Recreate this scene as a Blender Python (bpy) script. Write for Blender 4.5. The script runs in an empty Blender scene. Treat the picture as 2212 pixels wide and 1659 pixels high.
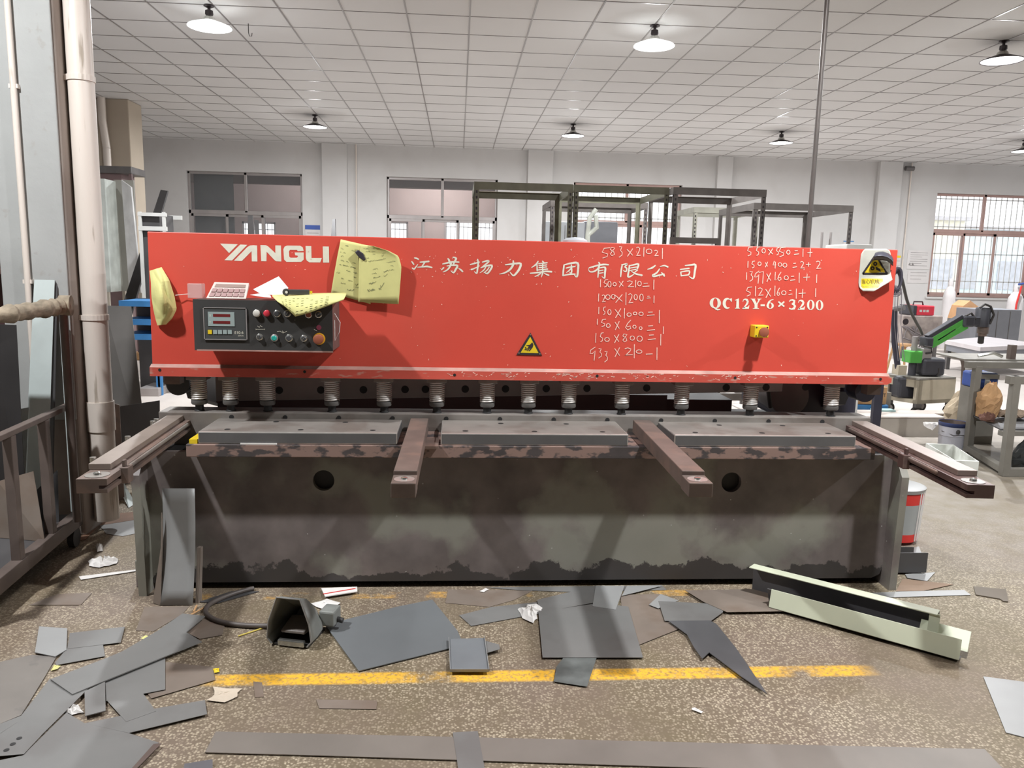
import bpy, bmesh, math, random
from mathutils import Vector, Matrix
random.seed(7)
SC = bpy.context.scene
COL = SC.collection
PI = math.pi

# ------------------------------------------------------------------ camera
F_PX, YAW, PITCH, ROLL, EYE = 1673.2, 0.07182, 0.15302, 0.02224, 1.5
_f = Vector((math.sin(YAW)*math.cos(PITCH), math.cos(YAW)*math.cos(PITCH), -math.sin(PITCH)))
_r0 = Vector((math.cos(YAW), -math.sin(YAW), 0)); _u0 = _r0.cross(_f)
_r = _r0*math.cos(ROLL)+_u0*math.sin(ROLL); _u = -_r0*math.sin(ROLL)+_u0*math.cos(ROLL)
cam_d = bpy.data.cameras.new('camera'); cam = bpy.data.objects.new('camera', cam_d); COL.objects.link(cam)
cam_d.sensor_width = 36.0; cam_d.lens = F_PX*36.0/2212; cam_d.clip_end = 200; cam_d.clip_start = 0.05
m3 = Matrix((_r, _u, -_f)).transposed()
cam.matrix_world = Matrix.Translation((0, 0, EYE)) @ m3.to_4x4()
SC.camera = cam

# ------------------------------------------------------------------ sky and exposure
SC.view_settings.view_transform = 'Standard'; SC.view_settings.look = 'None'
SC.view_settings.gamma = 1.0; SC.view_settings.use_curve_mapping = False
SC.view_settings.exposure = -0.05
w = bpy.data.worlds.new('sky'); SC.world = w; w.use_nodes = True
w.node_tree.nodes['Background'].inputs[0].default_value = (0.93, 0.96, 1.0, 1)
w.node_tree.nodes['Background'].inputs[1].default_value = 2.4
DOWN_W = 150.0          # watts every high-bay lamp throws down
LAMP_W = 26.0           # watts of the glow that leaves the clear shades on all sides
CEIL = 3.84
WALL_Y = 16.5

# ------------------------------------------------------------------ helpers
def s2l(c):
    c = c/255.0
    return c/12.92 if c <= 0.04045 else ((c+0.055)/1.055)**2.4
def rgb(r, g, b): return (s2l(r), s2l(g), s2l(b), 1)

def at(px, py, x=None, y=None, z=None):
    """world point on the plane x=, y= or z= that a measured point of the 2212x1659 photograph lies on"""
    d = _f + _r*((px-1106)/F_PX) - _u*((py-829.5)/F_PX)
    if z is not None: t = (z-EYE)/d.z
    elif y is not None: t = y/d.y
    else: t = x/d.x
    return Vector((0, 0, EYE)) + d*t

_mats = {}
def mat(name, col, rough=0.6, metal=0.0, var=0.12, vs=6.0, tint=None, tfac=0.0, ts=3.0, tlo=0.5, thi=0.62,
        spk=None, ss=60.0, sth=0.16, bump=0.0, bs=40.0, emit=None, alpha=None, stretch=None):
    if name in _mats: return _mats[name]
    m = bpy.data.materials.new(name); m.use_nodes = True; nt = m.node_tree; N = nt.nodes; L = nt.links
    b = N['Principled BSDF']
    b.inputs['Roughness'].default_value = rough; b.inputs['Metallic'].default_value = metal
    tc = N.new('ShaderNodeTexCoord'); src = tc.outputs['Object']
    if stretch:
        mp = N.new('ShaderNodeMapping'); mp.inputs['Scale'].default_value = stretch; L.new(src, mp.inputs[0]); src = mp.outputs[0]
    def noise(sc, det=5):
        n = N.new('ShaderNodeTexNoise'); n.inputs['Scale'].default_value = sc; n.inputs['Detail'].default_value = det
        L.new(src, n.inputs['Vector']); return n.outputs['Fac']
    def ramp(sock, lo, hi):
        r = N.new('ShaderNodeMapRange'); r.inputs[1].default_value = lo; r.inputs[2].default_value = hi; L.new(sock, r.inputs[0]); return r.outputs[0]
    def mix(fac, a, bcol, mode='MIX'):
        x = N.new('ShaderNodeMix'); x.data_type = 'RGBA'; x.blend_type = mode
        if isinstance(fac, float): x.inputs[0].default_value = fac
        else: L.new(fac, x.inputs[0])
        for i, v in ((6, a), (7, bcol)):
            if isinstance(v, tuple): x.inputs[i].default_value = v
            else: L.new(v, x.inputs[i])
        return x.outputs[2]
    c = col
    if var:
        lo = tuple(v*(1-var*1.3) for v in col[:3])+(1,); hi = tuple(min(1, v*(1+var)) for v in col[:3])+(1,)
        c = mix(ramp(noise(vs), 0.3, 0.7), lo, hi)
    if tint:
        t = ramp(noise(ts, 8), tlo, thi)
        mm = N.new('ShaderNodeMath'); mm.operation = 'MULTIPLY'; mm.inputs[1].default_value = tfac; L.new(t, mm.inputs[0])
        c = mix(mm.outputs[0], c, tint)
    if spk:
        v = N.new('ShaderNodeTexVoronoi'); v.inputs['Scale'].default_value = ss; L.new(src, v.inputs['Vector'])
        k = ramp(v.outputs['Distance'], sth, sth*0.6)
        c = mix(k, c, spk)
    if isinstance(c, tuple): b.inputs['Base Color'].default_value = c
    else: L.new(c, b.inputs['Base Color'])
    if bump:
        bn = N.new('ShaderNodeBump'); bn.inputs['Strength'].default_value = bump; bn.inputs['Distance'].default_value = 0.004
        L.new(noise(bs), bn.inputs['Height']); L.new(bn.outputs[0], b.inputs['Normal'])
    if emit: b.inputs['Emission Color'].default_value = emit[0]; b.inputs['Emission Strength'].default_value = emit[1]
    if alpha is not None:
        b.inputs['Alpha'].default_value = alpha
    _mats[name] = m
    return m

class MB:
    def __init__(s): s.b = bmesh.new(); s.mi = 0; s.X = Matrix.Identity(4)
    def _v(s, p): return s.b.verts.new(s.X @ Vector(p))
    def _f(s, vs):
        try: f = s.b.faces.new(vs); f.material_index = s.mi; return f
        except ValueError: return None
    def box(s, x0, x1, y0, y1, z0, z1):
        v = [s._v((x, y, z)) for x in (x0, x1) for y in (y0, y1) for z in (z0, z1)]
        for q in ((0,1,3,2), (4,6,7,5), (0,4,5,1), (2,3,7,6), (0,2,6,4), (1,5,7,3)): s._f([v[i] for i in q])
        return s
    def hexa(s, bot, top):
        a = [s._v(p) for p in bot]; c = [s._v(p) for p in top]; n = len(a)
        s._f(a[::-1]); s._f(c)
        for i in range(n): s._f([a[i], a[(i+1) % n], c[(i+1) % n], c[i]])
        return s
    def prism(s, pts, off):
        """closed polygon of 3D points swept by the vector off"""
        o = Vector(off); return s.hexa(pts, [Vector(p)+o for p in pts])
    def face(s, pts): s._f([s._v(p) for p in pts]); return s
    def tube(s, pts, r, n=10, caps=True, closed=False):
        pts = [Vector(p) for p in pts]; rings = []; up = None; K = len(pts)
        for i, p in enumerate(pts):
            if closed: d = pts[(i+1) % K]-pts[i-1]
            else: d = (pts[min(i+1, K-1)]-pts[max(i-1, 0)])
            d.normalize()
            if up is None: up = Vector((0, 0, 1)) if abs(d.z) < 0.9 else Vector((1, 0, 0))
            a = d.cross(up).normalized(); up = a.cross(d).normalized()
            rr = r[i] if isinstance(r, (list, tuple)) else r
            rings.append([s._v(p+(a*math.cos(t)+up*math.sin(t))*rr) for t in [2*PI*k/n for k in range(n)]])
        R = rings+[rings[0]] if closed else rings
        for A, B in zip(R, R[1:]):
            for k in range(n): s._f([A[k], A[(k+1) % n], B[(k+1) % n], B[k]])
        if caps and not closed: s._f(rings[0][::-1]); s._f(rings[-1])
        return s
    def lathe(s, prof, c=(0, 0, 0), n=28, axis='z', cap0=False, cap1=False):
        c = Vector(c); rings = []
        for r, h in prof:
            ring = []
            for k in range(n):
                t = 2*PI*k/n; a, d = r*math.cos(t), r*math.sin(t)
                p = {'z': (a, d, h), 'y': (a, h, d), 'x': (h, a, d)}[axis]
                ring.append(s._v(c+Vector(p)))
            rings.append(ring)
        for A, B in zip(rings, rings[1:]):
            for k in range(n): s._f([A[k], A[(k+1) % n], B[(k+1) % n], B[k]])
        if cap0: s._f(rings[0][::-1])
        if cap1: s._f(rings[-1])
        return s
    def sheet(s, grid, thick=0.0):
        """grid of points; thick > 0 gives it a back side"""
        V = [[s._v(p) for p in row] for row in grid]
        for A, B in zip(V, V[1:]):
            for k in range(len(A)-1): s._f([A[k], A[k+1], B[k+1], B[k]])
        return s
    def build(s, name, m, parent=None, bevel=0.0, smooth=False, solid=0.0, seg=2):
        bmesh.ops.recalc_face_normals(s.b, faces=s.b.faces)
        me = bpy.data.meshes.new(name); s.b.to_mesh(me); s.b.free()
        for q in (m if isinstance(m, (list, tuple)) else [m]): me.materials.append(q)
        if smooth:
            for p in me.polygons: p.use_smooth = True
        o = bpy.data.objects.new(name, me); COL.objects.link(o)
        if parent is not None:
            o.parent = parent; WM[o.name] = WM[parent.name]; me.transform(WM[parent.name].inverted())
        else: WM[o.name] = Matrix.Identity(4)
        if solid:
            md = o.modifiers.new('thickness', 'SOLIDIFY'); md.thickness = solid; md.offset = 0
        if bevel:
            md = o.modifiers.new('edge', 'BEVEL'); md.width = bevel; md.segments = seg; md.limit_method = 'ANGLE'; md.angle_limit = math.radians(40)
            md.use_clamp_overlap = True
        if smooth:
            try: me.set_sharp_from_angle(angle=math.radians(38))
            except Exception: pass
        return o
WM = {}
def thing(name, label, cat, loc=(0, 0, 0), rz=0.0, group=None):
    o = bpy.data.objects.new(name, None); COL.objects.link(o); o.empty_display_size = 0.1
    o.location = loc; o.rotation_euler = (0, 0, rz); WM[o.name] = Matrix.Translation(loc) @ Matrix.Rotation(rz, 4, 'Z')
    return tag(o, label, cat, group)
def tag(o, label=None, cat=None, group=None, kind=None):
    if label: o['label'] = label
    if cat: o['category'] = cat
    if group: o['group'] = group
    if kind: o['kind'] = kind
    return o
def struct(o): o['kind'] = 'structure'; return o
def clone(root, loc, label, rz=None, scale=None):
    r = root.copy(); COL.objects.link(r); r.location = loc; r['label'] = label
    if rz is not None: r.rotation_euler = (0, 0, rz)
    if scale: r.scale = scale
    for ch in list(root.children):
        c = ch.copy(); COL.objects.link(c); c.parent = r
        for g in list(ch.children):
            d = g.copy(); COL.objects.link(d); d.parent = c
    return r
def poly_fill(mb, pts):
    """flat polygon, concave allowed"""
    vs = [mb._v(p) for p in pts]
    es = [mb.b.edges.new((vs[i], vs[(i+1) % len(vs)])) for i in range(len(vs))]
    bmesh.ops.triangle_fill(mb.b, edges=es, use_beauty=True)
    return mb
def extrude_poly(mb, pts2, f0, f1):
    """concave polygon with thickness: f0/f1 map a 2D point to the two faces"""
    a = [mb._v(f0(*p)) for p in pts2]; c = [mb._v(f1(*p)) for p in pts2]; n = len(a)
    for ring in (a, c):
        es = []
        for i in range(n):
            e = mb.b.edges.get((ring[i], ring[(i+1) % n])) or mb.b.edges.new((ring[i], ring[(i+1) % n])); es.append(e)
        r = bmesh.ops.triangle_fill(mb.b, edges=es, use_beauty=True)
    for i in range(n): mb._f([a[i], a[(i+1) % n], c[(i+1) % n], c[i]])
    return mb
DEP = [0]
def stroke(mb, pts, half, put):
    """flat brush stroke along 2D points with half width(s); put maps 2D to 3D"""
    DEP[0] = (DEP[0]+1) % 12
    P = [Vector(p) for p in pts]; n = len(P)
    hw = half if isinstance(half, (list, tuple)) else [half]*n
    L, R = [], []
    for i, p in enumerate(P):
        d = P[min(i+1, n-1)]-P[max(i-1, 0)]
        if d.length < 1e-9: d = Vector((1, 0))
        d.normalize(); q = Vector((-d.y, d.x))
        L.append(mb._v(put(*(p+q*hw[i])))); R.append(mb._v(put(*(p-q*hw[i]))))
    for i in range(n-1): mb._f([L[i], L[i+1], R[i+1], R[i]])
    return mb
def arc(cx, cy, rx, ry, a0, a1, n=14):
    return [(cx+rx*math.cos(math.radians(a0+(a1-a0)*k/n)), cy+ry*math.sin(math.radians(a0+(a1-a0)*k/n))) for k in range(n+1)]
_font_cache = {}
def glyph_mesh(txt, shear=0.0, bold=0.0):
    """triangles of a line of text in Blender's built-in typeface, as (verts2d, faces)"""
    key = (txt, shear, bold)
    if key not in _font_cache:
        cu = bpy.data.curves.new('tmp_text', 'FONT'); cu.body = txt; cu.shear = shear; cu.offset = bold; cu.resolution_u = 4
        o = bpy.data.objects.new('tmp_text', cu); COL.objects.link(o)
        dg = bpy.context.evaluated_depsgraph_get(); dg.update()
        me = bpy.data.meshes.new_from_object(o.evaluated_get(dg))
        _font_cache[key] = ([(v.co.x, v.co.y) for v in me.vertices], [list(p.vertices) for p in me.polygons])
        bpy.data.objects.remove(o); bpy.data.curves.remove(cu); bpy.data.meshes.remove(me)
    return _font_cache[key]
def put_text(mb, txt, x0, y0, x1, y1, put, shear=0.0, bold=0.0):
    """fit text into the box x0..x1, y0(top)..y1(bottom) of a surface"""
    V, Fc = glyph_mesh(txt, shear, bold)
    if not V: return
    ax, bx = min(v[0] for v in V), max(v[0] for v in V); ay, by = min(v[1] for v in V), max(v[1] for v in V)
    W, H = max(bx-ax, 1e-6), max(by-ay, 1e-6)
    vs = [mb._v(put(x0+(v[0]-ax)/W*(x1-x0), y1-(v[1]-ay)/H*(y1-y0))) for v in V]
    for f in Fc: mb._f([vs[i] for i in f])

# ------------------------------------------------------------------ materials
RED = mat('red_paint', rgb(210, 78, 64), 0.42, var=0.05, vs=2.0, tint=rgb(196, 98, 82), tfac=0.35, ts=1.3, tlo=0.5, thi=0.75, spk=rgb(236, 160, 140), ss=16, sth=0.022)
RED_WORN = mat('worn_red_paint', rgb(200, 84, 70), 0.5, var=0.12, vs=5, tint=rgb(190, 150, 135), tfac=0.75, ts=26, tlo=0.6, thi=0.68, stretch=(0.6, 1, 2))
EDGE_WORN = mat('bare_worn_edge', rgb(176, 140, 130), 0.5, var=0.2, vs=9)
CREAM = mat('cream_lettering', rgb(226, 222, 205), 0.6, var=0.05, vs=30)
CHALK = mat('chalk', rgb(246, 205, 190), 0.9, var=0.12, vs=60)
BLACKP = mat('black_paint', rgb(58, 57, 56), 0.55, var=0.12, vs=3, spk=rgb(110, 108, 105), ss=9, sth=0.03)
BASE = mat('worn_base_paint', rgb(116, 107, 104), 0.5, var=0.26, vs=5.5, tint=rgb(142, 142, 130), tfac=0.75, ts=2.3, tlo=0.5, thi=0.58, spk=rgb(176, 172, 168), ss=13, sth=0.05)
STEEL = mat('machined_steel', rgb(136, 130, 124), 0.42, 0.15, var=0.14, vs=7, tint=rgb(104, 90, 82), tfac=0.5, ts=6)
STEEL_D = mat('dark_steel', rgb(100, 97, 96), 0.45, 0.15, var=0.14, vs=6)
STEEL_E = mat('bright_steel', rgb(196, 192, 186), 0.3, 0.6, var=0.1, vs=20)
RUSTY = mat('brown_rusty_steel', rgb(110, 96, 89), 0.55, 0.2, var=0.14, vs=9, tint=rgb(134, 110, 98), tfac=0.5, ts=8)
ARMBR = mat('dark_brown_steel', rgb(98, 78, 74), 0.5, 0.2, var=0.14, vs=9, tint=rgb(150, 134, 124), tfac=0.3, ts=14)
TABLE_E = mat('flaking_table_edge', rgb(72, 66, 66), 0.6, var=0.15, vs=12, tint=rgb(146, 120, 110), tfac=0.85, ts=16, tlo=0.46, thi=0.52, stretch=(0.8, 1, 1.6))
SHEETM = mat('mill_steel_sheet', rgb(122, 121, 119), 0.45, 0.1, var=0.08, vs=2.5, tint=rgb(108, 104, 102), tfac=0.5, ts=3.5)
SHEETB = mat('brown_steel_sheet', rgb(126, 114, 104), 0.6, 0.1, var=0.12, vs=4, tint=rgb(112, 94, 80), tfac=0.5, ts=5)
SHEETG = mat('pale_galvanised_sheet', rgb(150, 150, 149), 0.45, 0.1, var=0.06, vs=5)
SHEETD = mat('dark_steel_sheet', rgb(84, 83, 84), 0.5, 0.25, var=0.12, vs=3)
BLUEGAL = mat('bluish_galvanised_sheet', rgb(190, 200, 198), 0.45, 0.0, var=0.08, vs=5)
DARK = mat('black_void_steel', rgb(36, 35, 35), 0.6, var=0.1)
NAVY = mat('dark_navy_paint', rgb(46, 45, 58), 0.5, var=0.15, vs=5)
PLASTER = mat('white_plaster', rgb(200, 198, 196), 0.9, var=0.04, vs=0.7, tint=rgb(178, 174, 170), tfac=0.4, ts=1.6, tlo=0.5, thi=0.8)
PLASTER_W = mat('rough_whitewash', rgb(160, 161, 159), 0.9, var=0.05, vs=3, tint=rgb(150, 148, 142), tfac=0.6, ts=16, tlo=0.64, thi=0.7, bump=0.5, bs=16)
PLASTER_S = mat('dirty_plaster', rgb(160, 150, 142), 0.9, var=0.12, vs=4, tint=rgb(120, 106, 98), tfac=0.5, ts=5, stretch=(1, 1, 0.3))
BEIGE = mat('beige_plaster', rgb(176, 164, 148), 0.9, var=0.05, vs=1.5)
CEILM = mat('ceiling_tile', rgb(208, 207, 206), 0.85, var=0.05, vs=0.35)
TBAR = mat('ceiling_bar', rgb(150, 146, 144), 0.3, 0.5, var=0.03)
PVC = mat('stained_pvc', rgb(214, 204, 194), 0.4, var=0.06, vs=3, tint=rgb(120, 104, 80), tfac=0.6, ts=9, tlo=0.6, thi=0.68, stretch=(3, 3, 0.25))
WHITEP = mat('white_paint', rgb(208, 208, 204), 0.5, var=0.04)
CREAMP = mat('cream_green_paint', rgb(204, 208, 184), 0.5, var=0.03)
ALU = mat('aluminium_frame', rgb(170, 164, 162), 0.4, 0.4, var=0.05)
RACKM = mat('grey_slotted_angle', rgb(96, 90, 86), 0.5, 0.3, var=0.15, vs=8)
RACKO = mat('olive_slotted_angle', rgb(98, 96, 80), 0.5, 0.3, var=0.15, vs=8)
FRAMEBR = mat('brown_primer_steel', rgb(104, 92, 86), 0.55, 0.15, var=0.15, vs=7)
GREYTAB = mat('grey_green_steel', rgb(128, 124, 116), 0.55, 0.1, var=0.1, vs=6)
WRAP = mat('grubby_foam_wrap', rgb(142, 130, 112), 0.9, var=0.3, vs=20, bump=1.0, bs=40)
CABG = mat('grey_cabinet', rgb(128, 130, 136), 0.5, var=0.05)
CABL = mat('light_grey_cabinet', rgb(172, 176, 180), 0.5, var=0.05)
GREEN = mat('bright_green_paint', rgb(84, 170, 74), 0.4, var=0.08)
MOTOR = mat('motor_black', rgb(62, 62, 68), 0.45, var=0.12)
RUBBER = mat('black_rubber', rgb(52, 48, 46), 0.6, var=0.1)
BLUE = mat('blue_paint', rgb(56, 120, 176), 0.5, var=0.1)
BLUED = mat('deep_blue_paint', rgb(58, 84, 156), 0.5, var=0.1)
YELLOW = mat('yellow_plastic', rgb(226, 196, 40), 0.45, var=0.06)
PAPERY = mat('yellow_green_paper', rgb(216, 212, 142), 0.85, var=0.06, vs=10)
PAPERW = mat('white_paper', rgb(222, 218, 214), 0.85, var=0.04, vs=12)
PAPERB = mat('kraft_paper', rgb(186, 146, 104), 0.85, var=0.12, vs=8)
INK = mat('grey_ink', rgb(130, 134, 96), 0.8, var=0.1)
INKD = mat('dark_ink', rgb(44, 36, 40), 0.7, var=0.05)
SACK = mat('woven_sack', rgb(182, 166, 142), 0.9, var=0.2, vs=10, bump=0.6, bs=25)
FOAM = mat('white_foam', rgb(222, 224, 218), 0.8, var=0.06, vs=8, tint=rgb(180, 180, 172), tfac=0.5, ts=7)
MUSH = mat('faded_red_button', rgb(150, 84, 62), 0.5, var=0.08)
ORANGE = mat('orange_button_shade', rgb(190, 110, 52), 0.45, var=0.06)
CHROME = mat('chrome', rgb(205, 205, 200), 0.2, 0.9, var=0.03)
PINKRED = mat('red_case', rgb(222, 60, 78), 0.4, var=0.06)
BRIGHTRED = mat('label_red', rgb(206, 52, 48), 0.5, var=0.06)
GLASS = mat('window_glass', (0.5, 0.52, 0.54, 1), 0.03, var=0, alpha=0.1)
GLASSD = mat('clear_plastic', rgb(220, 190, 186), 0.15, var=0, alpha=0.5)
GREYSCR = mat('display_face', rgb(150, 164, 162), 0.5, var=0.04)
SEG = mat('red_display', rgb(112, 40, 40), 0.3, var=0.08)
TEAL = mat('teal_button', rgb(40, 158, 146), 0.4, var=0.05)
GREYBTN = mat('grey_button', rgb(70, 70, 72), 0.4, var=0.05)
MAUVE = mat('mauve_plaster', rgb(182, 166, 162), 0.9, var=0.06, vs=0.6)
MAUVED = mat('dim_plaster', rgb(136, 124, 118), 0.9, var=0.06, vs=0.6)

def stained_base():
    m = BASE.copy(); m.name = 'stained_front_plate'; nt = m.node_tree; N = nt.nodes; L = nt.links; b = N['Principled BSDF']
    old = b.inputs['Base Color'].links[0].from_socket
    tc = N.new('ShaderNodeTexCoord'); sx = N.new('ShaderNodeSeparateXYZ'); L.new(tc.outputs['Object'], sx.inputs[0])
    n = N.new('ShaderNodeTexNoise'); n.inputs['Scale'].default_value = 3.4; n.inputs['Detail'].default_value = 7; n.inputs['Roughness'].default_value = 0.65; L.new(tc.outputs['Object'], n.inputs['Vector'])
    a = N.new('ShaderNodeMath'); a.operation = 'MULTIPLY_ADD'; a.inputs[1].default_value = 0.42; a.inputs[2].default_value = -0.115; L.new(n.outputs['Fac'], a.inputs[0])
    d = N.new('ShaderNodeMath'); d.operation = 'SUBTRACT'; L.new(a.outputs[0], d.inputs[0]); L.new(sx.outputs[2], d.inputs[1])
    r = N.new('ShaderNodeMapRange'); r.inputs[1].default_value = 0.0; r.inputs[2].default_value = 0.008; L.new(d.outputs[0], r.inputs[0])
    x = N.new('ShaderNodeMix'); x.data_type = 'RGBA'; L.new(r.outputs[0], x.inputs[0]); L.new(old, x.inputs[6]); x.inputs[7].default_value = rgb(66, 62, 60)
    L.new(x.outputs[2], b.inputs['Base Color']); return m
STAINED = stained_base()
# floor: speckled terrazzo with worn yellow paint lines
def floor_material():
    m = bpy.data.materials.new('terrazzo_floor'); m.use_nodes = True; nt = m.node_tree; N = nt.nodes; L = nt.links
    b = N['Principled BSDF']; b.inputs['Roughness'].default_value = 0.62
    tc = N.new('ShaderNodeTexCoord'); O = tc.outputs['Object']
    def noise(sc, det=6, rough=0.6):
        n = N.new('ShaderNodeTexNoise'); n.inputs['Scale'].default_value = sc; n.inputs['Detail'].default_value = det; n.inputs['Roughness'].default_value = rough
        L.new(O, n.inputs['Vector']); return n.outputs['Fac']
    def rng(sock, a, c, d=0.0, e=1.0):
        r = N.new('ShaderNodeMapRange'); L.new(sock, r.inputs[0])
        for i, v in ((1, a), (2, c), (3, d), (4, e)): r.inputs[i].default_value = v
        return r.outputs[0]
    def mul(a, c):
        x = N.new('ShaderNodeMath'); x.operation = 'MULTIPLY'
        for i, v in ((0, a), (1, c)):
            if isinstance(v, float): x.inputs[i].default_value = v
            else: L.new(v, x.inputs[i])
        return x.outputs[0]
    def mix(f, a, c):
        x = N.new('ShaderNodeMix'); x.data_type = 'RGBA'; L.new(f, x.inputs[0])
        for i, v in ((6, a), (7, c)):
            if isinstance(v, tuple): x.inputs[i].default_value = v
            else: L.new(v, x.inputs[i])
        return x.outputs[2]
    base = mix(rng(noise(1.1), 0.38, 0.62), rgb(110, 98, 76), rgb(115, 100, 87))
    v = N.new('ShaderNodeTexVoronoi'); v.inputs['Scale'].default_value = 112; L.new(O, v.inputs['Vector'])
    sp = rng(v.outputs['Distance'], 0.62, 0.3)
    wear = rng(noise(1.3), 0.38, 0.58, 0.25, 1.0)
    vr = N.new('ShaderNodeSeparateColor'); L.new(v.outputs['Color'], vr.inputs[0])
    sp2 = mul(sp, rng(vr.outputs[0], 0.1, 0.7))
    c = mix(mul(sp2, wear), base, rgb(180, 167, 145))
    sx = N.new('ShaderNodeSeparateXYZ'); L.new(O, sx.inputs[0])
    # far aisle on the right is paler and smoother
    far = mul(rng(sx.outputs[0], 1.6, 3.0), rng(sx.outputs[1], 2.6, 4.6))
    pale = mix(rng(noise(7), 0.35, 0.65), rgb(136, 127, 110), rgb(152, 144, 134))
    c = mix(mul(far, 0.85), c, pale)
    far2 = rng(sx.outputs[1], 5.5, 8.5)
    c = mix(mul(far2, 0.9), c, rgb(204, 196, 190))
    # yellow lines
    def line(y0, y1, x0, x1, lo, hi, k):
        e = 0.008
        a = mul(rng(sx.outputs[1], y0-e, y0+e), rng(sx.outputs[1], y1+e, y1-e))
        a = mul(a, mul(rng(sx.outputs[0], x0, x0+0.12), rng(sx.outputs[0], x1, x1-0.12)))
        a = mul(a, mul(rng(noise(3.2), lo, hi), rng(noise(60, 3), 0.32, 0.55, 0.25, 1.0)))
        return mul(a, k)
    c = mix(line(2.615, 2.69, -0.92, 1.62, 0.30, 0.46, 1.0), c, rgb(232, 178, 52))
    c = mix(line(3.335, 3.40, -1.2, 1.2, 0.5, 0.62, 0.9), c, rgb(224, 168, 60))
    st = rng(noise(0.9, 3), 0.56, 0.7); c = mix(mul(st, 0.35), c, rgb(112, 94, 66))
    L.new(c, b.inputs['Base Color'])
    bn = N.new('ShaderNodeBump'); bn.inputs['Strength'].default_value = 0.25; bn.inputs['Distance'].default_value = 0.002
    L.new(noise(70, 3), bn.inputs['Height']); L.new(bn.outputs[0], b.inputs['Normal'])
    return m
FLOORM = floor_material()

# ------------------------------------------------------------------ the setting
struct(MB().box(-7.0, 17.0, -7.0, WALL_Y, -0.12, 0.0).build('floor', FLOORM))
struct(MB().box(-7.0, 17.0, -7.0, WALL_Y, CEIL, CEIL+0.1).build('ceiling', CEILM))
g = MB()
x = 0.084-0.6*11
while x < 16.8:
    g.box(x-0.007, x+0.007, -6.9, WALL_Y-0.01, CEIL-0.005, CEIL); x += 0.6
y = 7.882-0.6*24
while y < WALL_Y:
    g.box(-6.9, 16.9, y-0.006, y+0.006, CEIL-0.004, CEIL); y += 0.6
struct(g.build('trim_1', TBAR))
WINS = [(-5.50, -3.20), (-1.49, 0.80), (2.39, 4.70), (10.31, 12.62)]
SILL, HEAD, TRANS = 1.0, 3.23, 2.43
wm = MB(); prev = -7.0
for a, b in WINS+[(17.0, 17.0)]:
    wm.box(prev, a, WALL_Y, WALL_Y+0.24, 0, CEIL)
    if a < 17.0:
        wm.box(a, b, WALL_Y, WALL_Y+0.24, 0, SILL); wm.box(a, b, WALL_Y, WALL_Y+0.24, HEAD, CEIL)
    prev = b
struct(wm.build('wall_back', PLASTER))
struct(MB().box(-7.2, -7.0, -7.0, WALL_Y+0.24, 0, CEIL).build('wall_left', PLASTER))
struct(MB().box(17.0, 17.2, -7.0, 4.0, 0, CEIL).box(17.0, 17.2, 4.0, WALL_Y+0.24, 0, 1.0).box(17.0, 17.2, 4.0, WALL_Y+0.24, 3.2, CEIL).build('wall_right', PLASTER))
struct(MB().box(-7.0, 17.0, -7.2, -7.0, 0, CEIL).build('wall_front', mat('unseen_dark_wall', rgb(110, 106, 104), 0.8)))  # unseen wall, coloured dark so less light bounces back
k = 2
for a, b in ((-2.78, -2.28), (1.41, 1.93), (5.40, 5.72), (8.92, 9.42)):
    struct(MB().box(a, b, WALL_Y-0.12, WALL_Y, 0, CEIL).build('trim_%d' % k, PLASTER, bevel=0.01)); k += 1
for a in (-2.1, 1.70, 9.66):
    struct(MB().tube([(a, WALL_Y-0.03, 0), (a, WALL_Y-0.03, CEIL)], 0.014, 8).build('trim_%d' % k, PVC, smooth=True)); k += 1

def window(n, a, b, frame_m, bars):
    w0 = thing('window_%d' % n, None, None, ((a+b)/2, WALL_Y+0.1, SILL)); w0['kind'] = 'structure'
    y0, y1 = WALL_Y+0.08, WALL_Y+0.14
    m = MB(); t = 0.05
    m.box(a, b, y0, y1, SILL, SILL+t).box(a, b, y0, y1, HEAD-t, HEAD).box(a, b, y0, y1, TRANS-0.04, TRANS+0.04)
    m.box(a, a+t, y0, y1, SILL, HEAD).box(b-t, b, y0, y1, SILL, HEAD)
    xm = (a+b)/2; m.box(xm-0.03, xm+0.03, y0, y1, TRANS, HEAD)
    m.build('window_frame', frame_m, w0, bevel=0.006)
    wd = (b-a)
    for i, (s0, s1, dy) in enumerate(((0.02, 0.34, 0.0), (0.31, 0.66, 0.03), (0.63, 0.98, 0.0))):
        p, q = a+wd*s0, a+wd*s1; s = MB(); t2 = 0.045
        s.box(p, p+t2, y0+dy, y0+dy+0.03, SILL+t, TRANS-0.04).box(q-t2, q, y0+dy, y0+dy+0.03, SILL+t, TRANS-0.04)
        s.box(p, q, y0+dy, y0+dy+0.03, SILL+t, SILL+t+0.05).box(p, q, y0+dy, y0+dy+0.03, TRANS-0.09, TRANS-0.04)
        so = s.build('sash', frame_m, w0)
        MB().box(p+t2, q-t2, y0+dy+0.012, y0+dy+0.018, SILL+t+0.05, TRANS-0.09).build('pane', GLASS, so)
    for p, q in ((a+t, xm-0.03), (xm+0.03, b-t)):
        MB().box(p, q, y0+0.02, y0+0.026, TRANS+0.04, HEAD-t).build('pane', GLASS, w0)
    if bars:
        m = MB(); x = a+0.08
        while x < b:
            m.box(x-0.007, x+0.007, WALL_Y+0.2, WALL_Y+0.214, SILL, HEAD); x += 0.128
        for z in (SILL+0.35, SILL+0.95, TRANS+0.1, HEAD-0.1): m.box(a, b, WALL_Y+0.2, WALL_Y+0.212, z-0.012, z+0.012)
        m.build('grille', WHITEP, w0)
    MB().box(a-0.05, b+0.05, WALL_Y-0.04, WALL_Y+0.08, SILL-0.04, SILL).build('window_sill', PLASTER, w0)
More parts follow.
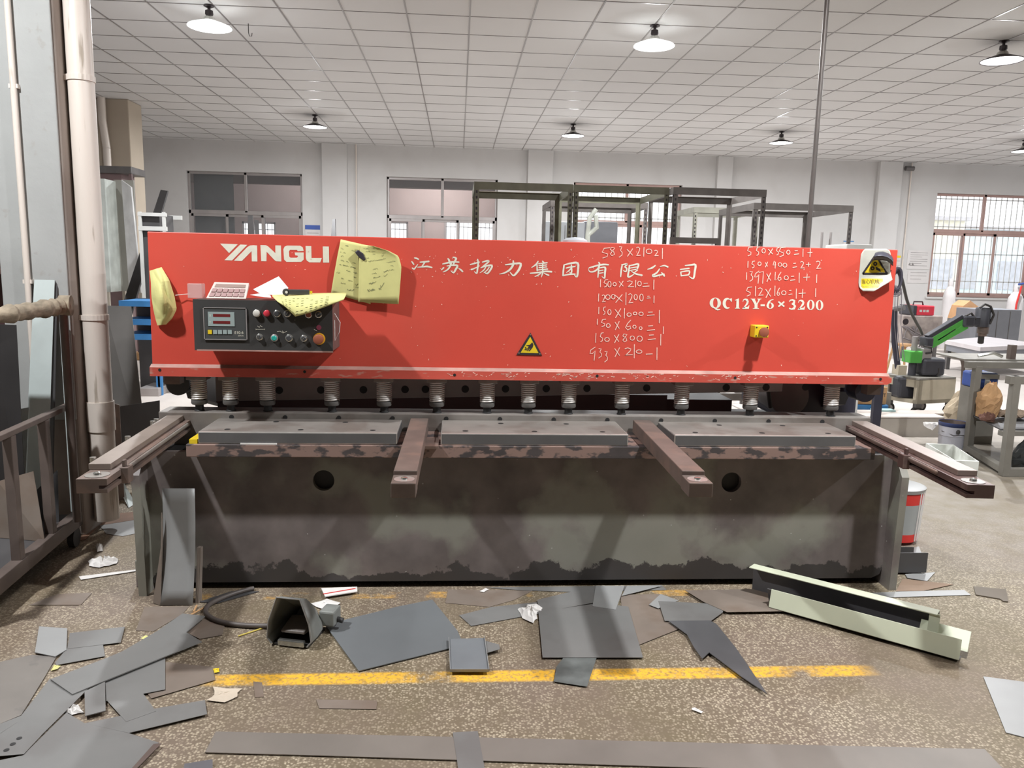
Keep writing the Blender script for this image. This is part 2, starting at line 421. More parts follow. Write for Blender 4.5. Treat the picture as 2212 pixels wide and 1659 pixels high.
for i, (a, b) in enumerate(WINS): window(i+1, a, b, ALU if i < 2 else mat('pinkish_frame', rgb(170, 140, 132), 0.5, var=0.06), i >= 2)

# the room behind the first two windows, with its own barred windows
def room_wall(name, y, x0, x1, holes, m):
    q = MB(); p = x0
    for a, b, z0, z1 in holes+[(x1, x1, 0, 0)]:
        q.box(p, a, y, y+0.2, 0, CEIL)
        if a < x1: q.box(a, b, y, y+0.2, 0, z0); q.box(a, b, y, y+0.2, z1, CEIL)
        p = b
    return struct(q.build(name, m))
RY = 22.0
RW = [(-5.9, -5.0, 1.2, 2.5), (-2.9, -1.4, 1.2, 2.6), (-0.4, 1.3, 1.1, 2.7)]
room_wall('wall_far_room', RY, -8.0, 1.7, RW, MAUVE)
struct(MB().box(1.5, 1.7, WALL_Y+0.24, RY, 0, CEIL).build('wall_room_right', MAUVE))
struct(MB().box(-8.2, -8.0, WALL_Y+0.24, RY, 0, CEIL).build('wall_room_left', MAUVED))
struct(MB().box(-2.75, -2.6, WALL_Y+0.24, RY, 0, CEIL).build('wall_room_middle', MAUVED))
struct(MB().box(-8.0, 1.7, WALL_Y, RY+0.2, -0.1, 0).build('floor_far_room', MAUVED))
struct(MB().box(-8.0, 1.7, WALL_Y+0.24, RY+0.2, CEIL, CEIL+0.1).build('ceiling_far_room', MAUVE))
struct(MB().box(-8.0, 1.7, 19.0, 19.3, 3.25, CEIL).build('beam_far_room', MAUVED))
for x, e in ((-0.6, 150.0), (-4.0, 60.0)):  # lamps added out of sight to brighten these rooms
    t = thing('added_room_lamp', 'unseen lamp added to brighten the room behind the %s window' % ('second' if x > -2 else 'far left'), 'lamp', (x, 20.4, CEIL))
    MB().lathe([(0.15, 0), (0.15, -0.05), (0, -0.05)], (x, 20.4, CEIL), 20).build('shade', WHITEP, t)
    ld = bpy.data.lights.new('lamp_light', 'POINT'); ld.energy = e; ld.shadow_soft_size = 0.1; lo = bpy.data.objects.new('lamp_light', ld); COL.objects.link(lo); lo.location = (0, 0, -0.2); lo.parent = t
for i, (a, b, z0, z1) in enumerate(RW):
    m = MB(); xx = a+0.06
    while xx < b: m.box(xx-0.008, xx+0.008, RY+0.1, RY+0.115, z0, z1); xx += 0.12
    for z in (z0+0.3, z0+0.8, z1-0.2): m.box(a, b, RY+0.1, RY+0.112, z-0.01, z+0.01)
    m.box(a, a+0.05, RY+0.02, RY+0.06, z0, z1).box(b-0.05, b, RY+0.02, RY+0.06, z0, z1).box(a, b, RY+0.02, RY+0.06, z1-0.05, z1)
    struct(m.build('window_%d' % (i+5), ALU))
# outside: yard and two buildings seen through the barred windows
struct(MB().box(-30, 60, WALL_Y+0.24, 60, -0.3, -0.12).build('exterior_ground', mat('pale_yard', rgb(190, 186, 180), 0.9)))
def ext_building(label, x0, x1, y0, y1, h, m):
    t = thing('exterior_building', label, 'building', ((x0+x1)/2, (y0+y1)/2, -0.12))
    MB().box(x0, x1, y0, y1, -0.12, h).build('wall', m, t)
    q = MB(); x = x0+0.6
    while x < x1-1.2: q.box(x, x+1.1, y0-0.04, y0+0.02, 0.9, min(h-0.4, 2.1)); x += 2.0
    q.build('window_band', mat('pale_glass', rgb(196, 200, 208), 0.4), t)
    MB().box(x0-0.2, x1+0.2, y0-0.2, y1, h, h+0.15).build('roof_edge', mat('pale_roof', rgb(206, 204, 206), 0.7), t)
ext_building('pale yellow building outside the barred right window, left of the blue one', 14.0, 20.0, 30, 36, 3.6, mat('yellow_wall', rgb(250, 244, 222), 0.9))
ext_building('pale blue building outside the barred right window', 20.4, 34.0, 32, 38, 3.4, mat('blue_wall', rgb(222, 238, 248), 0.9))
ext_building('grey-green shed outside the window behind the slotted racks', 3.0, 12.0, 31, 35, 2.2, mat('shed_wall', rgb(220, 228, 216), 0.9))
o = MB().box(-5.45, -4.66, WALL_Y+0.30, WALL_Y+0.33, 0.002, HEAD-0.02).build('backing_board', mat('charcoal_board', rgb(74, 74, 74), 0.6)); tag(o, 'charcoal board behind the left half of the far left window', 'board')

# column on the left with its corner, conduit and drain pipe
CX, CY = -1.99, 4.16
cl = at(30, 900, y=CY).x
q = MB().box(cl, CX, CY, CY+0.34, 0, CEIL)
col = struct(q.build('column', PLASTER_S, bevel=0.012))
q = MB().box(cl-0.005, CX-0.006, CY-0.012, CY, at(120, 906, y=CY).z, CEIL)
skin = struct(q.build('trim_%d' % k, PLASTER_W, bevel=0.006)); k += 1
p0, p1 = at(22, 60, y=CY-0.03), at(62, 640, y=CY-0.03)
t = thing('wall_conduit', 'thin vertical cable conduit clipped to the face of the white column', 'conduit', (p1.x, CY-0.03, 0.8))
MB().tube([(p1.x, CY-0.03, 0.9), (p1.x, CY-0.03, CEIL)], 0.015, 10).build('tube', PVC, t, smooth=True)
for z in (1.35, 2.3, 3.2): MB().box(p1.x-0.022, p1.x+0.022, CY-0.035, CY-0.012, z, z+0.02).build('clip', PVC, t)
pxx, pyy = CX+0.066, CY+0.11
t = thing('drain_pipe', 'stained white plastic drain pipe running down beside the left column', 'pipe', (pxx, pyy, 0.1))
MB().tube([(pxx, pyy, 0.06), (pxx, pyy, CEIL-0.02)], 0.062, 24).build('tube', PVC, t, smooth=True)
MB().tube([(pxx, pyy, 0.56), (pxx, pyy, 0.72)], 0.069, 24).build('socket', PVC, t, smooth=True)
for z in (1.16, 2.37):
    q = MB(); q.tube([(pxx, pyy, z), (pxx, pyy, z+0.028)], 0.067, 24); q.box(CX, pxx, pyy-0.04, pyy-0.02, z, z+0.028); q.build('clamp', PVC, t)
# second column further back, with its own pipe
bx0, bx1, by = -5.75, -5.0, 12.58
struct(MB().box(bx0, bx1, by, by+0.5, 0, CEIL).build('column', BEIGE, bevel=0.015))
q = MB().tube([(-5.32, by-0.07, 0.1), (-5.32, by-0.07, 3.1)], 0.055, 16)
q.tube([(-5.32, by-0.07, 3.1), (-5.36, by-0.07, 3.5), (-5.36, by-0.07, CEIL)], 0.055, 16)
o = q.build('drain_pipe', PVC, smooth=True); tag(o, 'white drain pipe on the beige column far back on the left', 'pipe')

# ------------------------------------------------------------------ high-bay lamps
LX = [-5.8, -2.36, 1.89, 5.47, 9.83]
LY = [2.4, 7.9, 13.35]
BULB = mat('lamp_diffuser', (1, 1, 1, 1), 0.5, var=0, emit=((1, 0.98, 0.95, 1), 14.0))
BULB2 = mat('lamp_diffuser_soft', (1, 1, 1, 1), 0.5, var=0, emit=((1, 0.95, 0.86, 1), 2.2))
SHADE = mat('lamp_shade_metal', rgb(70, 64, 66), 0.35, 0.6, var=0.05)
SHADEC = mat('clear_lamp_shade', rgb(226, 230, 230), 0.25, var=0.0, alpha=0.45, emit=((1, 1, 1, 1), 0.35))
SHADEI = mat('lamp_reflector', rgb(236, 236, 232), 0.4, var=0, alpha=0.6, emit=((1, 0.98, 0.95, 1), 1.0))
def lamp(label, x, y, lit, shade_m):
    t = thing('high_bay_lamp', label, 'lamp', (x, y, CEIL), 0, 'high-bay lamps under the tiled ceiling')
    MB().lathe([(0.045, 0), (0.05, -0.0096), (0.02, -0.024)], (x, y, CEIL), 16, cap0=True, cap1=True).build('ceiling_rose', SHADE, t, smooth=True)
    MB().lathe([(0.014, -0.016), (0.014, -0.04), (0.035, -0.048), (0.038, -0.08), (0.028, -0.096)], (x, y, CEIL), 16, cap1=True).build('socket', SHADE, t, smooth=True)
    MB().lathe([(0.028, -0.092), (0.05, -0.112), (0.058, -0.136), (0.052, -0.148)], (x, y, CEIL), 20, cap0=True, cap1=True).build('driver', CHROME, t, smooth=True)
    MB().lathe([(0.055, -0.136), (0.11, -0.156), (0.195, -0.188), (0.2, -0.196)], (x, y, CEIL), 32).build('shade', shade_m, t, smooth=True, solid=0.003)
    MB().lathe([(0.05, -0.152), (0.19, -0.1912)], (x, y, CEIL), 32).build('reflector', SHADEI, t, smooth=True)
    MB().lathe([(0.078, -0.1568), (0.078, -0.172), (0.05, -0.1808), (0.01, -0.184)], (x, y, CEIL), 24, cap0=True, cap1=True).build('diffuser', BULB if lit else BULB2, t, smooth=True)
    ld = bpy.data.lights.new('lamp_light', 'AREA'); ld.shape = 'DISK'; ld.size = 0.15; ld.energy = DOWN_W; ld.color = (0.96, 0.98, 1.0)
    lo = bpy.data.objects.new('lamp_light', ld); COL.objects.link(lo); lo.location = (0, 0, -0.205); lo.parent = t
    ld = bpy.data.lights.new('lamp_glow', 'POINT'); ld.shadow_soft_size = 0.07; ld.energy = LAMP_W if lit else LAMP_W*0.6; ld.color = (0.96, 0.98, 1.0)
    lo = bpy.data.objects.new('lamp_light', ld); COL.objects.link(lo); lo.location = (0, 0, -0.25); lo.parent = t
lamp('brightly glowing lamp hanging left of the machine badge in the near row', LX[1], LY[1], True, SHADEC)
lamp('glowing clear-shaded lamp in the near row, left of the vertical steel pole', LX[2], LY[1], True, SHADEC)
lamp('dark bell-shaded lamp in the near row, right of the vertical steel pole', LX[3], LY[1], False, SHADE)
lamp('small far-row lamp above the far left window', LX[1], LY[2], False, SHADE)
lamp('small far-row lamp above the window behind the slotted racks', LX[2], LY[2], False, SHADE)
lamp('small far-row lamp just left of the vertical steel pole', LX[3], LY[2], False, SHADE)
lamp('small far-row lamp above the barred right window, cut by the photo edge', LX[4], LY[2], False, SHADE)
for x, nm in zip(LX[1:4], ('left', 'middle', 'right')):
    lamp('%s one of the three lamps overhead, nearer than the red machine' % nm, x, LY[0], True, SHADEC)
o = bpy.data.objects
# hook dangling under the ceiling beside the left lamp
h = at(537, 78, z=CEIL-0.12)
o = MB().tube([h+Vector((0, 0, 0.12)), h+Vector((0, 0, 0.03)), h+Vector((0.01, 0, 0)), h+Vector((0.03, 0, 0.0)), h+Vector((0.035, 0, 0.03))], 0.004, 6).build('ceiling_hook', RUBBER); tag(o, 'small wire hook under the ceiling beside the left glowing lamp', 'hook')
# steel pole rising behind the machine to the ceiling
pp = at(1745, 528, y=5.0)
o = MB().tube([(pp.x, 5.0, 0), (pp.x, 5.0, CEIL)], 0.0155, 14).build('steel_pole', mat('pole_grey', rgb(112, 106, 102), 0.4, 0.4), smooth=True); tag(o, 'tall thin grey steel pole standing behind the red machine', 'pole')

# ------------------------------------------------------------------ the guillotine shear
MX0, MX1 = -1.405, 2.105
mach = thing('guillotine_shear', 'large red and dark grey hydraulic guillotine shear filling the middle of the hall', 'machine', (0.35, 3.9, 0))
def mp(name, mb, m, par=None, **kw): return mb.build(name, m, par or mach, **kw)
YF = 3.65                                        # face of the red cover
def fp(px, py): return at(px, py, y=YF)
# base: front plate with two round openings, cheeks, feet
q = MB(); YP = 3.45
xa, xb, zb, zt = MX0+0.035, MX1-0.035, 0.032, 0.645
loops = [[(xa, zb), (xb-0.05, zb), (xb-0.01, zb+0.02), (xb, zb+0.05), (xb, zt), (xa, zt)]]
for px, py in ((699, 1038), (1580, 1042)):
    c = at(px, py, y=YP); loops.append([(c.x+0.048*math.cos(2*PI*i/28), c.z+0.048*math.sin(2*PI*i/28)) for i in range(28)])
es = []
for lp in loops:
    vs = [q._v((a, YP, b)) for a, b in lp]; es += [q.b.edges.new((vs[i], vs[(i+1) % len(vs)])) for i in range(len(vs))]
bmesh.ops.triangle_fill(q.b, edges=es, use_beauty=True)
for lp in loops:
    n = len(lp)
    for i in range(n):
        a, b = lp[i], lp[(i+1) % n]; q.face([(a[0], YP, a[1]), (b[0], YP, b[1]), (b[0], YP+0.03, b[1]), (a[0], YP+0.03, a[1])])
fpl = mp('front_plate', q, STAINED)
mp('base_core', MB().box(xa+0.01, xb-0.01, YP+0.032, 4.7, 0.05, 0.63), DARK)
for sgn, xx in ((-1, MX0), (1, MX1-0.035)):
    q = MB(); pr = [(3.375, 0.0), (3.36, 0.56), (3.44, 0.665), (3.66, 0.69), (3.66, 0.60), (4.9, 0.60), (4.9, 0.0)]
    extrude_poly(q, pr, lambda a, b: (xx, a, b), lambda a, b: (xx+0.035, a, b)); mp('side_cheek', q, BASE)
    mp('foot', MB().box(xx-(0.05 if sgn < 0 else -0.035), xx+(0.0 if sgn < 0 else 0.085), 3.47, 3.72, 0.0, 0.13), BASE, bevel=0.006)
# table, bed and bench plates
mp('table_top', MB().box(-1.165, 1.925, 3.352, 3.665, 0.646, 0.702), TABLE_E, bevel=0.003)
q = MB(); q.box(-1.39, 2.062, 3.66, 3.80, 0.61, 0.784); bed = mp('lower_bed', q, STEEL, bevel=0.004)
for i in range(24):
    px = 500+i*58
    c = at(px, 905 + (px-500)*0.009, y=3.658)
    if any(abs(px-p) < 26 for p in (905, 1385)): continue
    MB().lathe([(0.011, 3.6575), (0.011, 3.66)], (c.x, 0, 0.762), 12, 'y', cap0=True).build('bolt_hole', DARK, bed) if i % 2 == 0 else None
for x0, x1 in ((at(427, 934, y=3.36).x, at(858, 937, y=3.36).x), (at(952, 940, y=3.36).x, at(1358, 940, y=3.36).x), (at(1457, 943, y=3.36).x, at(1850, 944, y=3.36).x)):
    q = MB(); q.box(x0, x1, 3.36, 3.655, 0.703, 0.757); b = mp('bench_plate', q, [STEEL, mat('shaded_plate_sides', rgb(94, 93, 93), 0.45, 0.1, var=0.1), STEEL_E], bevel=0.005); b.modifiers['edge'].material = 2  # sides greyer than the worn top, their shade put into the colour
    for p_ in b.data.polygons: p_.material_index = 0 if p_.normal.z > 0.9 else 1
    wd = x1-x0
    for fx, fy in ((0.13, 0.17), (0.5, 0.17), (0.87, 0.17), (0.33, 0.75), (0.70, 0.75)):
        MB().lathe([(0.013, 0.7572), (0.013, 0.7576), (0.0, 0.7576)], (x0+wd*fx, 3.36+0.295*fy, 0), 16).build('bolt_hole', DARK, b)
for px in (935, 1395):
    c = at(px, 945, z=0.705); mp('wedge_plate', MB().box(c.x-0.03, c.x+0.03, 3.30, 3.47, 0.70, 0.712), RUSTY)
# red cover with lip
xl, xr = fp(318, 500).x, fp(1940, 538).x
xl2, xr2 = fp(329, 795).x, fp(1917, 795).x
zt, zl = 1.6105, 1.008
q = MB().hexa([(xl2, YF, zl-0.05), (xr2, YF, zl-0.05), (xr2, YF+0.3, zl-0.05), (xl2, YF+0.3, zl-0.05)], [(xl, YF, zt), (xr, YF, zt), (xr, YF+0.3, zt), (xl, YF+0.3, zt)])
cover = mp('front_cover', q, RED, bevel=0.003)
lipx0, lipx1 = fp(328, 806).x, fp(1921, 812).x
q = MB(); pts = [(lipx0, 0.957), (lipx1-0.02, 0.957), (lipx1, 0.968), (lipx1, 0.99), (lipx1-0.015, 0.998), (lipx0, 0.998)]
extrude_poly(q, pts, lambda a, b: (a, YF-0.024, b), lambda a, b: (a, YF+0.08, b)); mp('cover_lip', q, RED_WORN)
mp('worn_ledge', MB().prism([(lipx0, YF-0.0235, 0.998), (lipx0, YF, 1.011), (lipx0, YF, 0.998)], (lipx1-lipx0-0.01, 0, 0)), EDGE_WORN)
for px, py in ((345, 799), (483+175, 803), (1330-348, 810), (1290, 812), (1588, 816), (1902, 819)):
    c = at(px, py, y=YF-0.024); MB().lathe([(0.007, 0), (0.007, -0.0012), (0, -0.0012)], (c.x, YF-0.024, c.z), 10, 'y').build('bolt_hole', DARK, cover)
# lettering painted on the cover
def put_cover(px, py):
    p = fp(px, py); return (p.x, YF-0.0008-DEP[0]*4e-5, p.z)
def crop(ox, oy, sc, put=put_cover): return lambda x, y: put(ox+x/sc, oy+y/sc)
q = MB(); P = crop(465, 515, 8.508)
for poly in ([(90,95),(415,108),(255,270)], [(460,112),(590,118),(310,405),(170,400)],
    [(345,410),(590,160),(640,130),(700,125),(770,130),(775,425),(672,422),(668,235),(490,415)],
    [(830,122),(930,125),(970,145),(1105,270),(1105,128),(1208,130),(1215,425),(1120,420),(1085,395),(945,245),(942,420),(845,418)],
    [(1320,132),(1560,135),(1610,165),(1625,230),(1520,235),(1500,212),(1375,210),(1355,240),(1362,335),(1385,355),(1500,355),(1520,335),(1515,318),(1470,310),(1460,258),(1625,258),(1625,390),(1580,432),(1310,432),(1265,390),(1252,200),(1275,150)],
    [(1660,140),(1765,142),(1770,360),(1960,360),(1930,442),(1730,440),(1680,405),(1665,360)],
    [(1975,148),(2088,150),(2095,445),(1982,445)]):
    poly_fill(q, [P(*p) for p in poly])
q.build('badge_lettering', CREAM, cover)
q = MB()
BRUSH = [(crop(880, 540, 6.9125), [
 ([(105,118),(135,125),(168,140)], [9,13,10]), ([(65,172),(82,195),(97,218)], [8,12,9]), ([(72,268),(100,284),(130,250),(158,212)], [9,12,9,4]), ([(188,182),(250,178),(322,170)], [8,13,13]), ([(262,180),(240,215),(215,252)], [12,11,10]), ([(152,258),(240,250),(300,246),(368,262)], [6,12,14,10]),
 ([(525,210),(600,192),(680,178),(772,182)], [8,13,13,10]), ([(605,128),(625,160),(640,212)], [10,15,10]), ([(680,108),(728,125),(702,180),(682,220)], [8,15,14,10]), ([(590,240),(680,228),(748,235),(722,290),(690,338),(650,312)], [7,12,15,15,13,5]), ([(655,200),(632,255),(590,302),(530,330)], [13,13,11,5]), ([(508,298),(542,265)], [8,12]), ([(762,272),(800,298),(828,325)], [5,13,10]),
 ([(938,218),(1000,202),(1078,180)], [8,12,8]), ([(1048,138),(1058,200),(1048,270),(1036,348),(1000,322)], [9,13,13,11,5]), ([(952,292),(1000,276),(1082,235)], [12,10,4]), ([(1118,182),(1190,162),(1215,172),(1155,225),(1105,262)], [8,13,13,10,6]), ([(1095,268),(1180,238),(1262,232),(1242,292),(1192,352),(1145,328)], [6,12,15,14,12,5]), ([(1172,250),(1142,300),(1082,342)], [9,9,4]), ([(1222,255),(1192,300),(1140,342)], [8,9,4]),
 ([(1462,222),(1540,212),(1620,202),(1692,206),(1672,282),(1622,352),(1580,382),(1530,328)], [8,13,14,17,17,15,13,5]), ([(1580,158),(1578,220),(1532,292),(1450,342),(1372,360)], [9,17,15,11,4]),
 ([(1952,168),(1922,215),(1855,262)], [9,13,6]), ([(1935,218),(1938,312)], [10,10]), ([(2015,165),(2042,192)], [8,11]), ([(1958,206),(2088,190)], [9,10]), ([(1962,236),(2082,222)], [8,8]), ([(1962,266),(2082,253)], [8,8]), ([(1952,299),(2095,285)], [9,10]), ([(2022,192),(2017,298)], [9,9]), ([(1832,348),(1960,336),(2060,320),(2155,326)], [8,12,12,13]), ([(2022,300),(2017,352),(1998,408)], [11,12,4]), ([(1992,345),(1952,376),(1902,398)], [9,10,4]), ([(2038,345),(2080,366),(2112,378)], [5,11,11])]),
 (crop(1190, 540, 6.703), [
 ([(190,218),(180,300),(174,374)], [11,13,11]), ([(192,216),(290,192),(388,190),(392,290),(376,388),(340,362)], [8,13,15,15,13,5]), ([(178,370),(270,352),(352,350)], [9,12,10]), ([(218,263),(290,246),(352,240)], [8,11,9]), ([(295,215),(300,290),(295,334),(266,320)], [9,12,10,4]), ([(302,255),(262,300),(222,328)], [9,9,4]),
 ([(555,258),(660,228),(760,210),(834,214)], [9,12,13,10]), ([(690,178),(704,205),(682,270),(622,312),(570,316),(546,290),(545,262)], [8,13,13,11,9,4,3]), ([(692,262),(686,330),(680,398)], [10,11,8]), ([(700,262),(760,250),(788,262),(782,330),(776,408),(738,384)], [7,11,14,14,11,4]), ([(702,302),(758,292)], [7,7]), ([(702,338),(758,328)], [7,7]),
 ([(1022,216),(1102,202),(1070,246),(1097,266),(1086,312),(1046,298)], [8,13,10,11,10,4]), ([(1032,215),(1017,300),(1010,388)], [10,12,8]), ([(1128,232),(1200,214),(1268,206),(1250,272)], [7,11,14,11]), ([(1132,266),(1242,246)], [7,8]), ([(1132,300),(1235,280)], [7,8]), ([(1138,222),(1127,300),(1116,388),(1160,378),(1214,342)], [9,12,13,10,3]), ([(1165,308),(1230,346),(1320,366)], [5,12,12]), ([(1255,290),(1205,328)], [9,6]),
 ([(1512,224),(1462,260),(1398,280)], [9,14,4]), ([(1578,242),(1640,226),(1694,246)], [4,11,12]), ([(1572,274),(1532,330),(1474,366),(1492,382),(1560,367),(1642,350)], [7,12,14,12,12,9]), ([(1598,328),(1625,350),(1642,378)], [6,12,12]),
 ([(1942,226),(2030,216),(2092,216),(2082,310),(2062,412),(2002,384)], [7,12,16,15,13,5]), ([(1872,282),(2002,266)], [8,10]), ([(1880,320),(1887,378)], [9,9]), ([(1878,320),(2004,302),(1992,362)], [8,10,9]), ([(1885,374),(1992,360)], [9,9])])]
for Pc, sts in BRUSH:
    for pts, hw in sts:
        fine, fw = [], []
        for k_ in range(len(pts)-1):
            a0, a1, a2, a3 = [Vector(pts[max(0, min(len(pts)-1, k_+d_))]) for d_ in (-1, 0, 1, 2)]
            for f in (0, 0.33, 0.66):
                fine.append(0.5*((2*a1)+(a2-a0)*f+(2*a0-5*a1+4*a2-a3)*f*f+(3*a1-a0-3*a2+a3)*f**3)); fw.append(hw[k_]+(hw[k_+1]-hw[k_])*f)
        fine.append(Vector(pts[-1])); fw.append(hw[-1]); d0, d1 = (fine[0]-fine[1]).normalized(), (fine[-1]-fine[-2]).normalized()
        fine = [fine[0]+d0*fw[0]*0.7]+fine+[fine[-1]+d1*fw[-1]*0.7]; fw = [fw[0]*0.35]+fw+[fw[-1]*0.35]
        stroke(q, fine, fw, Pc)
q.build('company_lettering', CREAM, cover)
# model lettering with thick and thin strokes
q = MB(); P = crop(1520, 630, 8.19)
def boxed(x0, y0, x1, y1): return lambda u, v: P(x0+u*(x1-x0), y0+v*(y1-y0))
def ring(B, ri=(0.2, 0.43), n=30, top=0.0, bot=1.0):
    cy, ry = (top+bot)/2, (bot-top)/2; DEP[0] = (DEP[0]+1) % 12
    for k in range(n):
        t0, t1 = 2*PI*k/n, 2*PI*(k+1)/n
        o0, o1 = (0.5+0.5*math.cos(t0), cy+ry*math.sin(t0)), (0.5+0.5*math.cos(t1), cy+ry*math.sin(t1))
        i0, i1 = (0.5+ri[0]*math.cos(t0), cy+ri[1]*2*ry*math.sin(t0)), (0.5+ri[0]*math.cos(t1), cy+ri[1]*2*ry*math.sin(t1))
        q.face([B(*o0), B(*o1), B(*i1), B(*i0)])
B = boxed(105,105,305,330); ring(B, (0.2, 0.44), top=0.0, bot=0.86); stroke(q, [(0.36,0.74),(0.52,0.86),(0.7,0.95),(0.95,0.94)], [0.03,0.08,0.06,0.03], B)
B = boxed(335,115,505,300); a = arc(0.52,0.5,0.36,0.45,-55,-300,22); stroke(q, a, [0.05+0.11*math.sin(PI*i/22)**1.5 for i in range(23)], B); poly_fill(q, [B(0.86,0.02),(B(0.96,0.02)),B(0.96,0.34),B(0.88,0.34),B(0.7,0.1)])
B = boxed(545,120,640,300); poly_fill(q, [B(0.3,0.1),B(0.78,0),B(0.82,0),B(0.82,0.92),B(1,0.95),B(1,1),B(0.05,1),B(0.05,0.95),B(0.3,0.92),B(0.36,0.2),B(0.1,0.22),B(0.08,0.16)])
def two(B):
    stroke(q, [(0.08,0.32),(0.2,0.12),(0.42,0.08),(0.66,0.16),(0.76,0.3),(0.7,0.46),(0.5,0.66),(0.2,0.9)], [0.03,0.05,0.07,0.13,0.14,0.13,0.08,0.05], B)
    poly_fill(q, [B(0.0,0.98),B(0.2,0.82),B(0.78,0.8),B(0.9,0.66),B(0.98,0.66),B(0.9,1.0),B(0.0,1.0)])
two(boxed(680,120,810,305))
B = boxed(830,125,1020,305); poly_fill(q, [B(0,0),B(0.44,0),B(0.44,0.05),B(0.38,0.06),B(0.57,0.46),B(0.72,0.1),B(0.62,0.05),B(0.62,0),B(1,0),B(1,0.05),B(0.88,0.08),B(0.64,0.55),B(0.64,0.92),B(0.78,0.95),B(0.78,1),B(0.2,1),B(0.2,0.95),B(0.36,0.92),B(0.36,0.58),B(0.1,0.07),B(0,0.05)])
B = boxed(1005,225,1080,258); poly_fill(q, [B(0,0),B(1,0),B(1,1),B(0,1)])
B = boxed(1110,130,1240,305); ring(B, (0.2, 0.41), top=0.36, bot=1.0); stroke(q, [(0.95,0.04),(0.6,0.12),(0.3,0.34),(0.17,0.62),(0.22,0.82)], [0.03,0.06,0.11,0.15,0.1], B)
B = boxed(1310,165,1435,275); stroke(q, [(0.08,0.1),(0.92,0.9)], 0.12, B); stroke(q, [(0.08,0.9),(0.92,0.1)], 0.12, B)
B = boxed(1495,135,1640,320); stroke(q, [(0.12,0.22),(0.3,0.08),(0.55,0.07),(0.76,0.17),(0.74,0.32),(0.45,0.46)], [0.04,0.06,0.08,0.13,0.12,0.05], B); stroke(q, [(0.4,0.44),(0.68,0.5),(0.82,0.66),(0.72,0.86),(0.42,0.95),(0.1,0.86)], [0.04,0.1,0.15,0.13,0.06,0.07], B)
two(boxed(1660,140,1795,320)); ring(boxed(1825,145,1960,325)); ring(boxed(1980,150,2115,330))
q.build('model_lettering', CREAM, cover)
# chalk sums
DIG = {'0': [arc(.5,.5,.45,.48,-80,285,16)], '1': [[(.6,0),(.5,.4),(.45,1)]], '2': [[(.1,.12),(.45,0),(.8,.15),(.72,.4),(.35,.8),(.15,.95),(.55,.92),(1,.9)]],
 '3': [[(.15,.05),(.8,.05),(.45,.38),(.85,.55),(.8,.8),(.1,1)]], '4': [[(.45,0),(.1,.55),(.95,.5)],[(.75,.1),(.65,1)]], '5': [[(.4,.02),(.15,.42),(.75,.6),(.7,.85),(.2,1)],[(.4,.05),(1,.0)]],
 '6': [[(.85,0),(.4,.35),(.12,.75),(.4,1),(.85,.85),(.75,.6),(.3,.7)]], '7': [[(.0,.12),(.9,.03),(.85,.5),(.75,1)]], '8': [[(.3,.05),(.85,.12),(.5,.45),(.15,.8),(.4,1),(.8,.85),(.7,.55),(.15,.3),(.3,.05)]],
 '9': [[(.9,.02),(.2,.25),(.1,.5),(.5,.48),(.85,.3),(.8,.6),(.7,1)]], 'x': [[(.05,.1),(.95,.85)],[(.95,0),(.1,1)]], '=': [[(.15,.15),(.75,.1)],[(.0,.95),(1,.8)]], '+': [[(0,.5),(1,.45)],[(.6,0),(.5,1)]], '-': [[(0,.7),(1,.5)]]}
